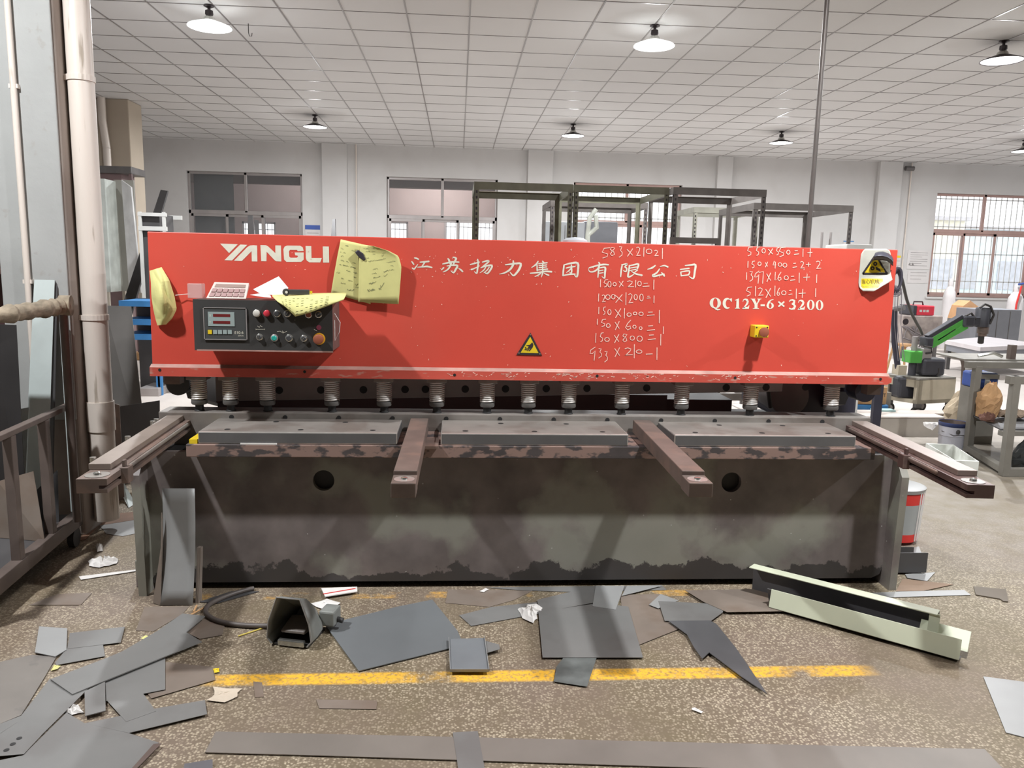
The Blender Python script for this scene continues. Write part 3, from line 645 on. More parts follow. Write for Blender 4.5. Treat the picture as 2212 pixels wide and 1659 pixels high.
CH = [(1590,525,11.06,[('5',250,90,390,310),('5',470,90,560,300),('0',610,130,700,240),('x',760,130,880,290),('5',950,110,1030,290),('5',1000,100,1180,330),('0',1200,170,1290,270),('=',1380,170,1500,280),('1',1580,140,1610,330),('+',1700,130,1820,340),
 ('1',260,430,300,590),('5',360,430,450,600),('0',515,450,600,540),('x',690,450,755,580),('4',870,430,960,610),('0',1000,470,1090,560),('0',1110,480,1215,580),('=',1350,470,1450,590),('2',1520,440,1630,610),('+',1665,460,1780,565),('2',1895,430,2030,620),
 ('1',240,700,260,880),('3',310,670,410,920),('9',430,660,560,970),('7',540,670,660,970),('x',720,710,830,930),('1',900,690,960,890),('6',980,690,1090,900),('0',1140,780,1250,880),('=',1290,780,1410,900),('1',1490,710,1520,950),('+',1600,740,1760,900),('1',1905,750,1940,950),
 ('5',220,1050,380,1270),('1',440,1030,480,1270),('2',510,1070,650,1260),('x',695,1080,830,1310),('1',895,1020,950,1260),('6',965,1070,1050,1260),('0',1080,1140,1195,1240),('=',1250,1120,1340,1240),('1',1415,1090,1455,1330),('+',1490,1100,1660,1310),('1',1880,1080,1915,1290)]),
 (1260,525,11.64,[('5',435,120,670,380),('8',655,100,810,320),('3',885,80,990,360),('x',1090,140,1250,340),('2',1320,100,1440,330),('1',1490,100,1550,340),('0',1570,150,1730,270),('2',1770,180,1890,330),('1',1975,130,2000,400),
 ('1',410,910,450,1110),('5',500,920,620,1110),('0',610,960,700,1110),('0',740,990,830,1080),('x',890,950,1010,1110),('2',1080,950,1270,1110),('1',1300,930,1330,1120),('0',1360,960,1460,1080),('=',1490,1000,1660,1100),('1',1750,920,1790,1170),
 ('1',355,1270,410,1470),('2',460,1300,560,1490),('0',550,1300,680,1420),('0',700,1290,800,1410),('x',790,1290,990,1500),('1',1050,1240,1090,1560),('2',1120,1270,1250,1520),('0',1270,1290,1360,1430),('0',1410,1280,1510,1460),('=',1590,1330,1690,1390),('1',1760,1320,1790,1510)]),
 (1260,650,11.64,[('1',375,150,400,330),('5',490,150,560,350),('0',610,215,700,350),('x',790,190,950,430),('1',1010,185,1055,440),('0',1090,300,1210,390),('0',1250,280,1350,350),('0',1390,280,1510,370),('=',1600,270,1790,370),('1',1890,230,1930,560),
 ('1',335,450,370,600),('5',430,460,570,650),('0',570,570,680,670),('x',790,510,910,730),('6',1040,480,1220,730),('0',1240,610,1330,690),('0',1400,650,1480,720),('=',1600,610,1800,750),('1',2000,640,2020,830),
 ('1',285,810,340,1050),('5',410,800,510,1030),('0',530,920,660,1020),('x',770,840,900,1060),('8',970,820,1120,1030),('0',1170,880,1290,990),('0',1340,880,1490,1020),('=',1620,840,1820,980),('1',1930,830,1960,1120),
 ('9',150,1150,320,1500),('3',370,1190,470,1440),('3',520,1260,620,1540),('x',780,1170,920,1410),('2',1020,1180,1240,1370),('1',1260,1090,1300,1440),('0',1320,1230,1480,1320),('-',1570,1310,1740,1350),('1',1840,1170,1860,1480)])]
q = MB()
def put_chalk(px, py): p = fp(px, py); return (p.x, YF-0.0014-DEP[0]*4e-5, p.z)
for ox, oy, sc, items in CH:
    for chh, a, b, c, d in items:
        for st in DIG[chh]:
            stroke(q, [(ox+(a+u*(c-a))/sc, oy+(b+v*(d-b))/sc) for u, v in st], 0.85, put_chalk)
rr = random.Random(3)
for i in range(130):                               # chips and scratches in the paint
    px = rr.choice([rr.uniform(880, 1250), rr.uniform(340, 1900)]); py = rr.choice([rr.uniform(530, 790), rr.uniform(540, 600)])
    a = rr.uniform(0, PI); l = rr.uniform(0.5, 3.5)
    stroke(q, [(px, py), (px+l*math.cos(a), py+l*math.sin(a))], rr.uniform(0.3, 0.8), put_chalk)
q.build('chalk_writing', CHALK, cover)
q = MB()
for i in range(110):
    px = rr.uniform(960, 1800); py = 808+(px-960)*0.0113+rr.uniform(-5, 6); a = rr.uniform(-1, 1); l = rr.uniform(1, 9)
    stroke(q, [(px, py), (px+l*math.cos(a), py+l*math.sin(a)*0.7)], rr.uniform(0.3, 0.9), lambda u, v: (lambda p: (p.x, YF-0.0248, p.z))(at(u, v, y=YF-0.0248)))
q.build('paint_chips', CHALK, cover)
# cut-hand warning triangle
def put_tri(px, py, d=0.003):
    p = at(px, py, y=YF); return (p.x, YF-d, p.z)
q = MB(); P = lambda x, y: (1105+x/23.7, 710+y/23.7)
tri = [P(965, 200), P(1560, 1370), P(250, 1340)]
extrude_poly(q, tri, lambda a, b: put_tri(a, b, 0.003), lambda a, b: put_tri(a, b, 0.0))
wt = mp('warning_triangle', q, INKD)
q = MB(); poly_fill(q, [put_tri(*P(*p), 0.0036) for p in ((955, 410), (1380, 1250), (460, 1225))]); q.build('yellow_field', YELLOW, wt)
q = MB()
poly_fill(q, [put_tri(*P(*p), 0.0042) for p in ((1060, 690), (1120, 820), (1080, 950), (1000, 1060), (900, 1160), (870, 1130), (960, 1000), (920, 1010), (830, 1150), (790, 1130), (880, 980), (760, 1120), (740, 1090), (880, 900), (750, 870), (760, 840), (930, 820))])
for a, b in (((690, 940), (760, 1010)), ((760, 1010), (670, 1090))): stroke(q, [P(*a), P(*b)], 1.1, lambda u, v: put_tri(u, v, 0.0042))
q.build('hand_symbol', INKD, wt)
q = MB()
for p in ((965, 310), (380, 1255), (1440, 1290)):
    c = put_tri(*P(*p)); q.lathe([(0.0042, -0.0034), (0.003, -0.005), (0, -0.0054)], (c[0], YF, c[2]), 10, 'y')
q.build('rivet', CHROME, wt)
# emergency stop box
a, b = at(1631, 703, y=YF-0.06), at(1660, 730, y=YF-0.06)
es_ = mp('emergency_stop', MB().box(a.x, b.x, YF-0.06, YF, b.z, a.z), YELLOW, bevel=0.004)
cx_, cz_ = at(1650, 717.5, y=YF-0.085).x, at(1650, 717.5, y=YF-0.085).z
MB().lathe([(0.014, 0), (0.014, -0.02), (0.022, -0.022), (0.023, -0.033), (0.012, -0.036)], (cx_, YF-0.06, cz_), 24, 'y', cap1=True).build('stop_button', MUSH, es_, smooth=True)
q = MB()
for u in (a.x+0.009, b.x-0.009):
    for v in (b.z+0.009, a.z-0.009): q.lathe([(0.0035, 0), (0.0035, -0.001), (0, -0.001)], (u, YF-0.06, v), 8, 'y')
q.build('screw', INKD, es_)
# machinery warning sticker, curling off at its lower right
q = MB(); P = lambda x, y: (1840+x/13.825, 525+y/13.825)
def put_st(x, y, d=0.0015):
    X, Y = P(x, y); p = at(X, Y, y=YF)
    s = max(0.0, ((x-560)*0.55+(y-1000)*0.85)/500.0); curl = 0.05*s*s
    s2 = max(0.0, (260-x+ (y-1250)*0.6)/300.0); curl += 0.02*s2*s2
    return (p.x, YF-d-curl, p.z)
rows = [(170, 400, 1020), (230, 330, 1130), (330, 270, 1160), (480, 252, 1150), (640, 240, 1140), (800, 225, 1125), (950, 212, 1122), (1090, 200, 1115), (1180, 196, 985), (1290, 200, 800), (1370, 240, 680), (1435, 300, 560)]
grid = [[put_st(l+(r-l)*k/14, yy) for k in range(15)] for yy, l, r in rows]
stk = mp('warning_sticker', q.sheet(grid), mat('white_sticker', rgb(192, 190, 178), 0.6, var=0.06, vs=14), solid=0.0006, smooth=True)
def sheet_poly(name, rows_, d, m, par):
    q = MB(); q.sheet([[put_st(l+(r-l)*k/8, yy, d) for k in range(9)] for yy, l, r in rows_]); return q.build(name, m, par)
sheet_poly('yellow_field', [(400, 690, 720), (560, 590, 830), (720, 480, 910), (890, 370, 985)], 0.0024, YELLOW, stk)
q = MB()
for pts in ([(690, 370), (320, 915)], [(320, 915), (1030, 915)], [(1030, 915), (720, 370)]):
    n = 8; stroke(q, [(pts[0][0]+(pts[1][0]-pts[0][0])*i/n, pts[0][1]+(pts[1][1]-pts[0][1])*i/n) for i in range(n+1)], 28, lambda u, v: put_st(u, v, 0.003))
for cx, cy, r in ((610, 755, 62), (690, 620, 62)):
    for k in range(20):
        t0, t1 = 2*PI*k/20, 2*PI*(k+1)/20
        q.face([put_st(cx+r*math.cos(t0), cy+r*math.sin(t0), 0.003), put_st(cx+r*math.cos(t1), cy+r*math.sin(t1), 0.003), put_st(cx+0.35*r*math.cos(t1), cy+0.35*r*math.sin(t1), 0.003), put_st(cx+0.35*r*math.cos(t0), cy+0.35*r*math.sin(t0), 0.003)])
poly_fill(q, [put_st(*p, 0.003) for p in ((700, 700), (850, 780), (860, 860), (720, 800))])
q.build('gear_symbol', INKD, stk)
sheet_poly('yellow_field', [(1060, 280, 880), (1140, 278, 870), (1210, 272, 770), (1290, 265, 740), (1350, 300, 660)], 0.0024, YELLOW, stk)
q = MB(); put_text(q, '\u5f53\u5fc3\u673a\u68b0', 295, 1080, 770, 1225, lambda u, v: put_st(u, v, 0.0032), 0, 0.0)
put_text(q, 'Caution, machine', 280, 1280, 710, 1325, lambda u, v: put_st(u, v, 0.003))
q.build('sticker_lettering', INKD, stk)
# black cloth strap drooping over the sticker
A = [P(700, 300), P(800, 270), P(930, 265), P(1080, 310), P(1190, 400), P(1230, 480)]
q = MB(); g = []
for i in range(19):
    t = i/18*5; j = min(int(t), 4); f = t-j; X = A[j][0]+(A[j+1][0]-A[j][0])*f; Y = A[j][1]+(A[j+1][1]-A[j][1])*f
    g.append((X, Y))
rows_ = []
for kk in range(7):
    v = kk/6; row = []
    for i, (X, Y) in enumerate(g):
        wdt = (17-4*abs(i/18-0.35))*v
        p = at(X-6*v*(1-i/18)*0.9, Y+wdt, y=YF-0.012-0.03*math.sin(PI*v)-0.012*math.sin(PI*i/18)); row.append(p)
    rows_.append(row)
mp('black_strap', q.sheet(rows_), mat('black_rubber_flap', rgb(74, 74, 84), 0.4, var=0.08), solid=0.004, smooth=True)

cc_ = at(1242, 522, y=3.8); mp('round_cap', MB().lathe([(0.062, 1.608), (0.06, 1.622), (0.04, 1.634), (0.0, 1.638)], (cc_.x, 3.8, 0), 24), CABL, smooth=True)
# ram, springs, side jaws
q = MB(); zl_, zr_ = at(470, 867, y=3.86).z, at(1690, 846, y=3.86).z
x0, x1 = at(466, 850, y=3.86).x, at(1690, 846, y=3.86).x
q.prism([(x0, 3.86, zl_), (x1, 3.86, zr_), (x1, 3.86, 1.0), (x0, 3.86, 1.0)], (0, 0.07, 0)); ram = mp('blade_beam', q, mat('blade_steel', rgb(160, 154, 150), 0.5, 0.1, var=0.12, vs=3), bevel=0.003)
for px in (603, 693, 785, 875, 919, 1005, 1092, 1180, 1268, 1397, 1569, 1655, 1740):
    c = at(px, 843-(px-600)*0.006, y=3.858); MB().lathe([(0.019, 3.859), (0.019, 3.8575), (0, 3.8575)], (c.x, 0, c.z), 18, 'y').build('bolt_hole', DARK, ram)
a, b = at(470, 870, y=4.35), at(1440, 885, y=4.35)
mp('rear_beam', MB().box(a.x, b.x, 4.35, 4.55, 0.5, at(900, 848, y=4.35).z), DARK)
a, b = at(1440, 860, y=4.5), at(1580, 885, y=4.5)
mp('back_gauge', MB().box(a.x, b.x, 4.5, 4.9, 0.55, at(1500, 863, y=4.5).z), DARK)
SPR = (430, 498, 578, 717, 830, 944, 1053, 1142, 1229, 1344, 1473, 1622, 1797)
proto = None
for px in SPR:
    c = at(px, 850, y=3.70)
    if proto is None:
        X = c.x
        proto = mp('hold_down', MB().box(X-0.047, X+0.047, 3.665, 3.735, 0.934, 0.958), STEEL, bevel=0.003)
        hd_y = 3.70
        q = MB(); n = 10*16; q.tube([(X+0.033*math.cos(2*PI*i/16), hd_y+0.033*math.sin(2*PI*i/16), 0.838+0.096*i/n) for i in range(n+1)], 0.0044, 6)
        sp1 = q.build('coil_spring', mat('dark_spring_steel', rgb(205, 200, 194), 0.4, 0.2, var=0.1, vs=20), proto, smooth=True)
        sp2 = MB().lathe([(0.036, 0.838), (0.0365, 0.822), (0.033, 0.816)], (X, hd_y, 0), 24, cap0=True, cap1=True).build('spring_cup', mat('spring_cup_steel', rgb(98, 95, 92), 0.75), proto, smooth=True)
        sp3 = MB().lathe([(0.024, 0.93), (0.024, 0.838)], (X, hd_y, 0), 16).build('plunger', DARK, proto, smooth=True)
        sp4 = MB().lathe([(0.019, 0.816), (0.019, 0.79), (0.024, 0.786)], (X, hd_y, 0), 16, cap1=True).build('foot', DARK, proto, smooth=True)
        X0 = X
    else:
        r = proto.copy(); COL.objects.link(r); r.location = proto.location+Vector((c.x-X0, 0, 0)); r.parent = mach
        for ch in (sp1, sp2, sp3, sp4): d = ch.copy(); COL.objects.link(d); d.parent = r
for sgn, px0, px1 in ((-1, 352, 397), (1, 1838, 1893)):
    xs = sorted((at(px0, 850, y=3.8).x, at(px1, 850, y=3.8).x))
    q = MB(); x0, x1 = (xs[0]+0.03, xs[0]+0.10) if sgn < 0 else (xs[1]-0.09, xs[1]-0.03)
    extrude_poly(q, [(3.76, 1.55), (3.76, 0.90), (3.84, 0.88), (4.0, 0.86), (4.05, 0.78), (4.9, 0.55), (4.9, 1.55)], lambda a, b: (x0, a, b), lambda a, b: (x1, a, b))
    mp('side_jaw', q, NAVY if sgn > 0 else BLACKP)
    q = MB().lathe([(0.055, 0), (0.055, -0.1)], ((x0+x1)/2-0.02*sgn, 3.86, 0.90), 24, 'y', cap0=True, cap1=True); mp('pivot_boss', q, BLACKP if sgn < 0 else NAVY, smooth=True)
    mp('end_bracket', MB().box(lipx0+0.05, lipx0+0.12, 3.66, 3.72, 0.915, 0.957) if sgn < 0 else MB().box(lipx1-0.10, lipx1-0.03, 3.66, 3.72, 0.90, 0.957), RUSTY)
a, b = at(1672, 832, y=4.2), at(1850, 892, y=4.2)
mp('hydraulic_motor', MB().box(a.x, b.x, 4.2, 4.7, b.z-0.02, a.z+0.2), NAVY, bevel=0.02)
c = at(1700, 862, y=4.12); q = MB().lathe([(0.11, -0.06), (0.12, 0.0), (0.1, 0.2)], (c.x, 4.15, c.z+0.02), 26, 'y', cap0=True, cap1=True); mp('motor_housing', q, STEEL_D, smooth=True)
c = at(1668, 850, y=4.05); mp('hydraulic_hose', MB().tube([(c.x+0.05, 4.05, 1.0), (c.x-0.02, 4.03, 0.93), (c.x-0.03, 4.03, 0.85), (c.x, 4.06, 0.76)], 0.012, 10), RUBBER, smooth=True)

# front support arms
def place_arm(p_back, p_front, label=None):
    """local frame: origin at front end, +v towards the machine, u to the right"""
    d = Vector((p_back[0]-p_front[0], p_back[1]-p_front[1], 0)); L = d.length; ang = math.atan2(d.y, d.x)-PI/2
    return Matrix.Translation((p_front[0], p_front[1], 0)) @ Matrix.Rotation(ang, 4, 'Z'), L
for (pf, pb) in (((871, 1042), (907, 901)), ((1515, 1042), (1381, 903))):
    f3, b3 = at(*pf, z=0.755), at(*pb, z=0.768)
    X, L = place_arm((b3.x, 3.64), (f3.x, f3.y))
    q = MB(); q.X = X; q.box(-0.042, 0.042, 0.105, L, 0.705, 0.768); q.box(-0.043, 0.043, 0, 0.108, 0.700, 0.752); arm = mp('support_arm', q, RUSTY, bevel=0.003)
    q = MB(); q.X = X; q.lathe([(0.036, 0.752), (0.036, 0.7535), (0.0, 0.7535)], (0, 0.05, 0), 26); q.build('screw_disc', STEEL_E, arm, smooth=True)
    q = MB(); q.X = X; q.lathe([(0.012, 0.7535), (0.011, 0.759), (0.006, 0.7605), (0.0, 0.7605)], (0, 0.05, 0), 16); q.build('end_screw', CHROME, arm, smooth=True)
for sgn, pf, pb in ((1, (197, 1035), (383, 905)), (-1, (2120, 1048), (1850, 915))):
    # sgn: +1 the groove faces right (left arm), -1 it faces left (right arm)
    f3, b3 = at(*pf, z=0.745), at(*pb, z=0.755)
    X, L = place_arm((b3.x, 3.66), (f3.x, f3.y)); am = RUSTY if sgn > 0 else ARMBR
    u = lambda a: a*sgn
    q = MB(); q.X = X
    prof = [(-0.05, 0.695), (0.05, 0.695), (0.05, 0.709), (0.022, 0.709), (0.022, 0.722), (0.05, 0.722), (0.05, 0.745), (-0.05, 0.745)]
    extrude_poly(q, prof, lambda a, b: (u(a), 0, b), lambda a, b: (u(a), L, b)); arm = mp('support_arm', q, am)
    q = MB(); q.X = X; q.box(min(u(-0.055), u(0.02)), max(u(-0.055), u(0.02)), 0.12, L, 0.746, 0.768)
    q.build('fence_strip', mat('pale_fence_steel', rgb(142, 130, 121), 0.45, 0.2, var=0.12, vs=6) if sgn > 0 else mat('pale_fence_steel2', rgb(142, 128, 120), 0.45, 0.2, var=0.12, vs=6), arm, bevel=0.002)
    q = MB(); q.X = X; q.box(min(u(0.03), u(0.058)), max(u(0.03), u(0.058)), 0.2, L-0.05, 0.728, 0.743); q.build('guide_rail', STEEL if sgn > 0 else RUSTY, arm, bevel=0.005)
    q = MB(); q.X = X; q.lathe([(0.04, 0.7455), (0.04, 0.747), (0.0, 0.747)], (0, 0.052, 0), 26); q.build('screw_disc', STEEL, arm, smooth=True)
    q = MB(); q.X = X; q.lathe([(0.013, 0.747), (0.012, 0.754), (0.006, 0.757), (0.0, 0.757)], (0, 0.052, 0), 16); q.build('end_screw', CHROME, arm, smooth=True)
    s0 = 0.13 if sgn > 0 else 0.42
    q = MB(); q.X = X; q.box(min(u(0.045), u(0.075)), max(u(0.045), u(0.075)), s0, s0+0.05, 0.69, 0.75); q.box(min(u(0.05), u(0.062)), max(u(0.05), u(0.062)), s0+0.01, s0+0.03, 0.75, 0.775); q.build('flip_stop', am, arm, bevel=0.003)
    if sgn > 0:
        q = MB(); q.X = X; q.box(-0.085, -0.05, 0.38, L-0.1, 0.738, 0.748); q.build('outer_strip', STEEL, arm)
        for vv in (0.2, 0.55, 0.86, L-0.1): q = MB(); q.X = X; q.tube([(-0.07, vv, 0.748), (-0.07, vv, 0.772)], 0.011, 12); q.build('bolt', CHROME, arm, smooth=True)

# control box on the cover
BX0, BX1, BY, BZ0, BZ1 = -1.143, -0.548, 3.45, 1.10, 1.322
cbx = mp('control_box', MB().box(BX0, BX1, BY+0.003, YF, BZ0+0.004, BZ1), mat('control_box_side', rgb(96, 80, 76), 0.5, var=0.15, vs=8), bevel=0.003)
def bp(px, py, d=0.0): p = at(px, py, y=BY); return Vector((p.x, BY-d, p.z))
B2 = lambda x, y, d=0.0: bp(400+x/6.144, 590+y/6.144, d)
MB().box(BX0, BX1, BY, BY+0.003, BZ0, BZ1).build('face_panel', BLACKP, cbx)
MB().box(BX0+0.01, BX1, BY-0.002, BY+0.004, BZ0-0.002, BZ0+0.004).build('worn_edge', EDGE_WORN, cbx)
q = MB(); a, b = B2(240, 450), B2(830, 890)
q.box(a.x, b.x, BY-0.004, BY, b.z, a.z); q.build('display_unit', mat('display_body', rgb(72, 74, 74), 0.45, var=0.05), cbx, bevel=0.002)
q = MB(); w_ = 0.0035
q.box(a.x, b.x, BY-0.006, BY-0.003, a.z-w_, a.z).box(a.x, b.x, BY-0.006, BY-0.003, b.z, b.z+w_).box(a.x, a.x+w_, BY-0.006, BY-0.003, b.z, a.z).box(b.x-w_, b.x, BY-0.006, BY-0.003, b.z, a.z); q.build('display_frame', ALU, cbx)
def bbox(x0, y0, x1, y1, d0, d1, name, m, par=cbx):
    a, b = B2(x0, y0), B2(x1, y1); return MB().box(a.x, b.x, BY-d1, BY-d0, b.z, a.z).build(name, m, par)
bbox(305, 512, 662, 705, 0.004, 0.006, 'display_face', GREYSCR)
bbox(375, 540, 603, 580, 0.006, 0.0066, 'readout', SEG); bbox(375, 632, 603, 672, 0.006, 0.0066, 'readout', SEG)
for i, x in enumerate((306, 376, 440, 505, 570)): bbox(x, 752, x+54, 808, 0.004, 0.0062, 'keypad_key', YELLOW if i == 0 else GREYSCR)
q = MB(); put_text(q, 'E10-6', 662, 770, 776, 805, lambda u, v: B2(u, v, 0.0045)); put_text(q, 'ESTUN', 708, 822, 776, 838, lambda u, v: B2(u, v, 0.0045))
put_text(q, 'X', 325, 545, 350, 575, lambda u, v: B2(u, v, 0.0066)); put_text(q, 'Y', 325, 637, 350, 668, lambda u, v: B2(u, v, 0.0066))
for a_, b_, c_ in ((940, 1055, 745), ):
    stroke(q, [(a_, c_), (b_, c_)], 2.2, lambda u, v: B2(u, v, 0.001)); stroke(q, [(a_, c_-8), (a_, c_+8)], 2.2, lambda u, v: B2(u, v, 0.001)); stroke(q, [(b_, c_-8), (b_, c_+8)], 2.2, lambda u, v: B2(u, v, 0.001))
for pts in ([(960, 700), (985, 722), (1000, 695), (1025, 715)], [(1220, 775), (1260, 770), (1300, 795), (1350, 772)], [(1290, 765), (1310, 790)], [(1710, 745), (1750, 768)]):
    stroke(q, pts, 3.0, lambda u, v: B2(u, v, 0.001))
q.build('panel_lettering', CREAM, cbx)
def button(x, y, r, m, cap, bez=CHROME, out=0.012):
    c = B2(x, y); s = r/6.144*3.45/F_PX*1.0
    b = MB().lathe([(s, 0), (s, -0.005), (s*0.8, -0.007)], (c.x, BY, c.z), 20, 'y', cap1=True).build('push_button', bez, cbx, smooth=True)
    MB().lathe([(s*cap, -0.006), (s*cap, -out), (s*cap*0.8, -out-0.002)], (c.x, BY, c.z), 20, 'y', cap1=True).build('button_cap', m, b, smooth=True)
button(953, 532, 48, mat('white_button', rgb(206, 202, 194), 0.5, var=0.03), 0.95); button(1088, 532, 42, PINKRED, 0.96, BRIGHTRED); button(1222, 537, 46, GREYBTN, 0.78)
button(1358, 537, 46, GREYBTN, 0.74); button(1640, 550, 46, MUSH, 0.78); button(1772, 548, 46, GREYBTN, 0.74); button(1187, 860, 48, TEAL, 0.72, ALU); button(1383, 860, 48, GREYBTN, 0.76); button(1578, 865, 44, GREYBTN, 0.7); button(990, 848, 44, GREYBTN, 0.7)
button(1780, 872, 78, MUSH, 0.8, mat('yellow_stop_ring', rgb(220, 160, 30), 0.45, var=0.04), 0.034)
q = MB()
for x, y, a in ((1358, 537, 0.9), (1772, 548, 0.5), (1578, 865, 0.8), (980, 848, 1.4)):
    stroke(q, [(x-26*math.cos(a), y+26*math.sin(a)), (x+26*math.cos(a), y-26*math.sin(a))], 6, lambda u, v: B2(u, v, 0.0150))
q.build('switch_lever', CHROME, cbx)
c = B2(1775, 722); MB().lathe([(0.011, -0.0005), (0.011, -0.0015), (0, -0.0015)], (c.x, BY, c.z), 16, 'y').build('stop_mark', mat('faded_magenta', rgb(138, 62, 84), 0.5, var=0.05), cbx)

# ------------------------------------------------------------------ papers and tools on the machine
def patch(left, right, nu, nv, fy):
    """surface between two measured edge lines; fy(u, v) gives its depth plane"""
    def on(line, t):
        s_ = t*(len(line)-1); j = min(int(s_), len(line)-2); f = s_-j
        return line[j][0]+(line[j+1][0]-line[j][0])*f, line[j][1]+(line[j+1][1]-line[j][1])*f
    g = []
    for j in range(nv+1):
        v = j/nv; l, r = on(left, v), on(right, v); row = []
        for i in range(nu+1):
            u = i/nu; row.append(at(l[0]+(r[0]-l[0])*u, l[1]+(r[1]-l[1])*u, y=fy(u, v)))
        g.append(row)
    return g
def crinkle(u, v, s, k):
    return s*(abs(math.sin(7*u+3.1*v+k))*0.5+abs(math.sin(5.3*v-4.2*u+1.7*k))*0.6+0.3*math.sin(11*u*v+k))
g = patch([(323,585),(326,610),(327,640),(331,668),(336,690),(340,703)], [(349,577),(366,605),(377,640),(382,668),(372,688),(359,701)], 18, 24, lambda u, v: YF-0.008-0.05*math.sin(PI*u)*(0.4+0.6*math.sin(PI*v))-crinkle(u, v, 0.018, 0.5)*math.sin(PI*min(1, v*1.2+0.05)))
o = MB().sheet(g).build('crumpled_paper', PAPERY, smooth=False); tag(o, 'crumpled yellow-green paper stuck on the left end of the red cover', 'paper')
o = MB().tube([at(379, 638, y=YF-0.02), at(395, 636, y=YF-0.015), at(412, 635, y=YF-0.02)], 0.0018, 6).build('string', PAPERW); tag(o, 'short pale string between the crumpled paper and the control box', 'string')
def note(name, label, left, right, fy, seed, n=34):
    g = patch(left, right, 14, 16, fy); t = MB().sheet(g).build(name, PAPERY, smooth=True, solid=0.0008); tag(t, label, 'paper')
    q = MB(); r = random.Random(seed)
    def on(u, v):
        a = patch(left, right, 1, 1, fy)
        s_ = v*(len(left)-1); j = min(int(s_), len(left)-2); f = s_-j
        l = (left[j][0]+(left[j+1][0]-left[j][0])*f, left[j][1]+(left[j+1][1]-left[j][1])*f); s2 = v*(len(right)-1); j = min(int(s2), len(right)-2); f = s2-j
        rr_ = (right[j][0]+(right[j+1][0]-right[j][0])*f, right[j][1]+(right[j+1][1]-right[j][1])*f)
        return at(l[0]+(rr_[0]-l[0])*u, l[1]+(rr_[1]-l[1])*u, y=fy(u, v)-0.0012)
    for i in range(n):
        u0, v0 = r.uniform(0.06, 0.8), (int(r.uniform(1, 12))+0.3)/13; uu = u0
        for k in range(r.randint(3, 6)):
            if uu > 0.93: break
            stroke(q, [(uu, v0+r.uniform(-.012, .012)), (uu+0.013, v0+r.uniform(-.015, .015))], 0.005, on); uu += 0.024
    for i in range(n//8):
        u0, v0 = r.uniform(0.5, 0.8), r.uniform(0.2, 0.85); stroke(q, [(u0, v0), (u0+0.02, v0+0.025), (u0+0.09, v0-0.015)], 0.004, on)
    q.build('handwriting', INK, t)
    return t
fy = lambda u, v: YF-0.019-0.035*max(0, (u-0.35))**1.6*(1-0.4*v)-0.012*abs(v-0.48)*0.5-0.006*math.sin(PI*v)
note('paper_sheet', 'yellow-green handwritten order sheet held by a magnet on the red cover, right half', [(778,527),(776,560),(775,600),(774,652)], [(808,532),(840,542),(861,553),(867,575),(866,595),(861,657)], fy, 4)
fy = lambda u, v: YF-0.006-0.01*(1-u)*math.sin(PI*v)-0.004*v
note('paper_sheet', 'yellow-green handwritten order sheet held by a magnet on the red cover, left half', [(736,517),(729,552),(722,590),(715,633)], [(780,527),(776,560),(790,610),(801,657)], fy, 9)
c = at(779, 551, y=YF-0.025)
t = MB(); t.prism([(c.x+a, YF-0.012, c.z+b) for a, b in ((-0.026, 0.012), (-0.012, 0.024), (0.012, 0.008), (0.024, -0.02), (0.014, -0.026), (-0.008, -0.010))], (0, -0.02, 0))
tag(t.build('magnet', mat('black_magnet', rgb(58, 54, 62), 0.35), bevel=0.004), 'black block magnet holding the yellow order sheets on the red cover', 'magnet')
# sheet hanging over the top edge of the control box
q = MB()
E_ = [(588, 640), (614, 641), (642, 640), (672, 639), (705, 637), (748, 636)]; D_ = [(600, 652), (618, 665), (638, 684), (668, 676), (700, 664), (742, 648)]
g = []
for j in range(9):
    v = j/8; row = []
    for i in range(16):
        s_ = i/15*5; a = min(int(s_), 4); f = s_-a
        ex, ey = E_[a][0]+(E_[a+1][0]-E_[a][0])*f, E_[a][1]+(E_[a+1][1]-E_[a][1])*f; dx, dy = D_[a][0]+(D_[a+1][0]-D_[a][0])*f, D_[a][1]+(D_[a+1][1]-D_[a][1])*f
        row.append(at(ex+(dx-ex)*v, ey+(dy-ey)*v, y=BY-0.004-0.045*math.sin(PI*0.55*v)-0.006*math.sin(i*0.9)*v))
    g.append(row)
g.insert(0, [at(p[0], p[1]-4, y=BY+0.10) for p in [(E_[0][0]+(E_[5][0]-E_[0][0])*i/15, 639-i*0.2) for i in range(16)]])
o = q.sheet(g).build('paper_sheet', PAPERY, smooth=True, solid=0.0008); tag(o, 'yellow-green written sheet drooping over the front of the black control box', 'paper')
q = MB(); r = random.Random(12)
for j in range(2, 9):
    for i in range(2, 13):
        if r.random() < 0.6:
            a, b = Vector(g[j][i]), Vector(g[j][i+1]); d = Vector((0, -0.0016, 0)); q.tube([a+d, a+(b-a)*0.5+d], 0.0009, 4)
q.build('handwriting', INK, o)
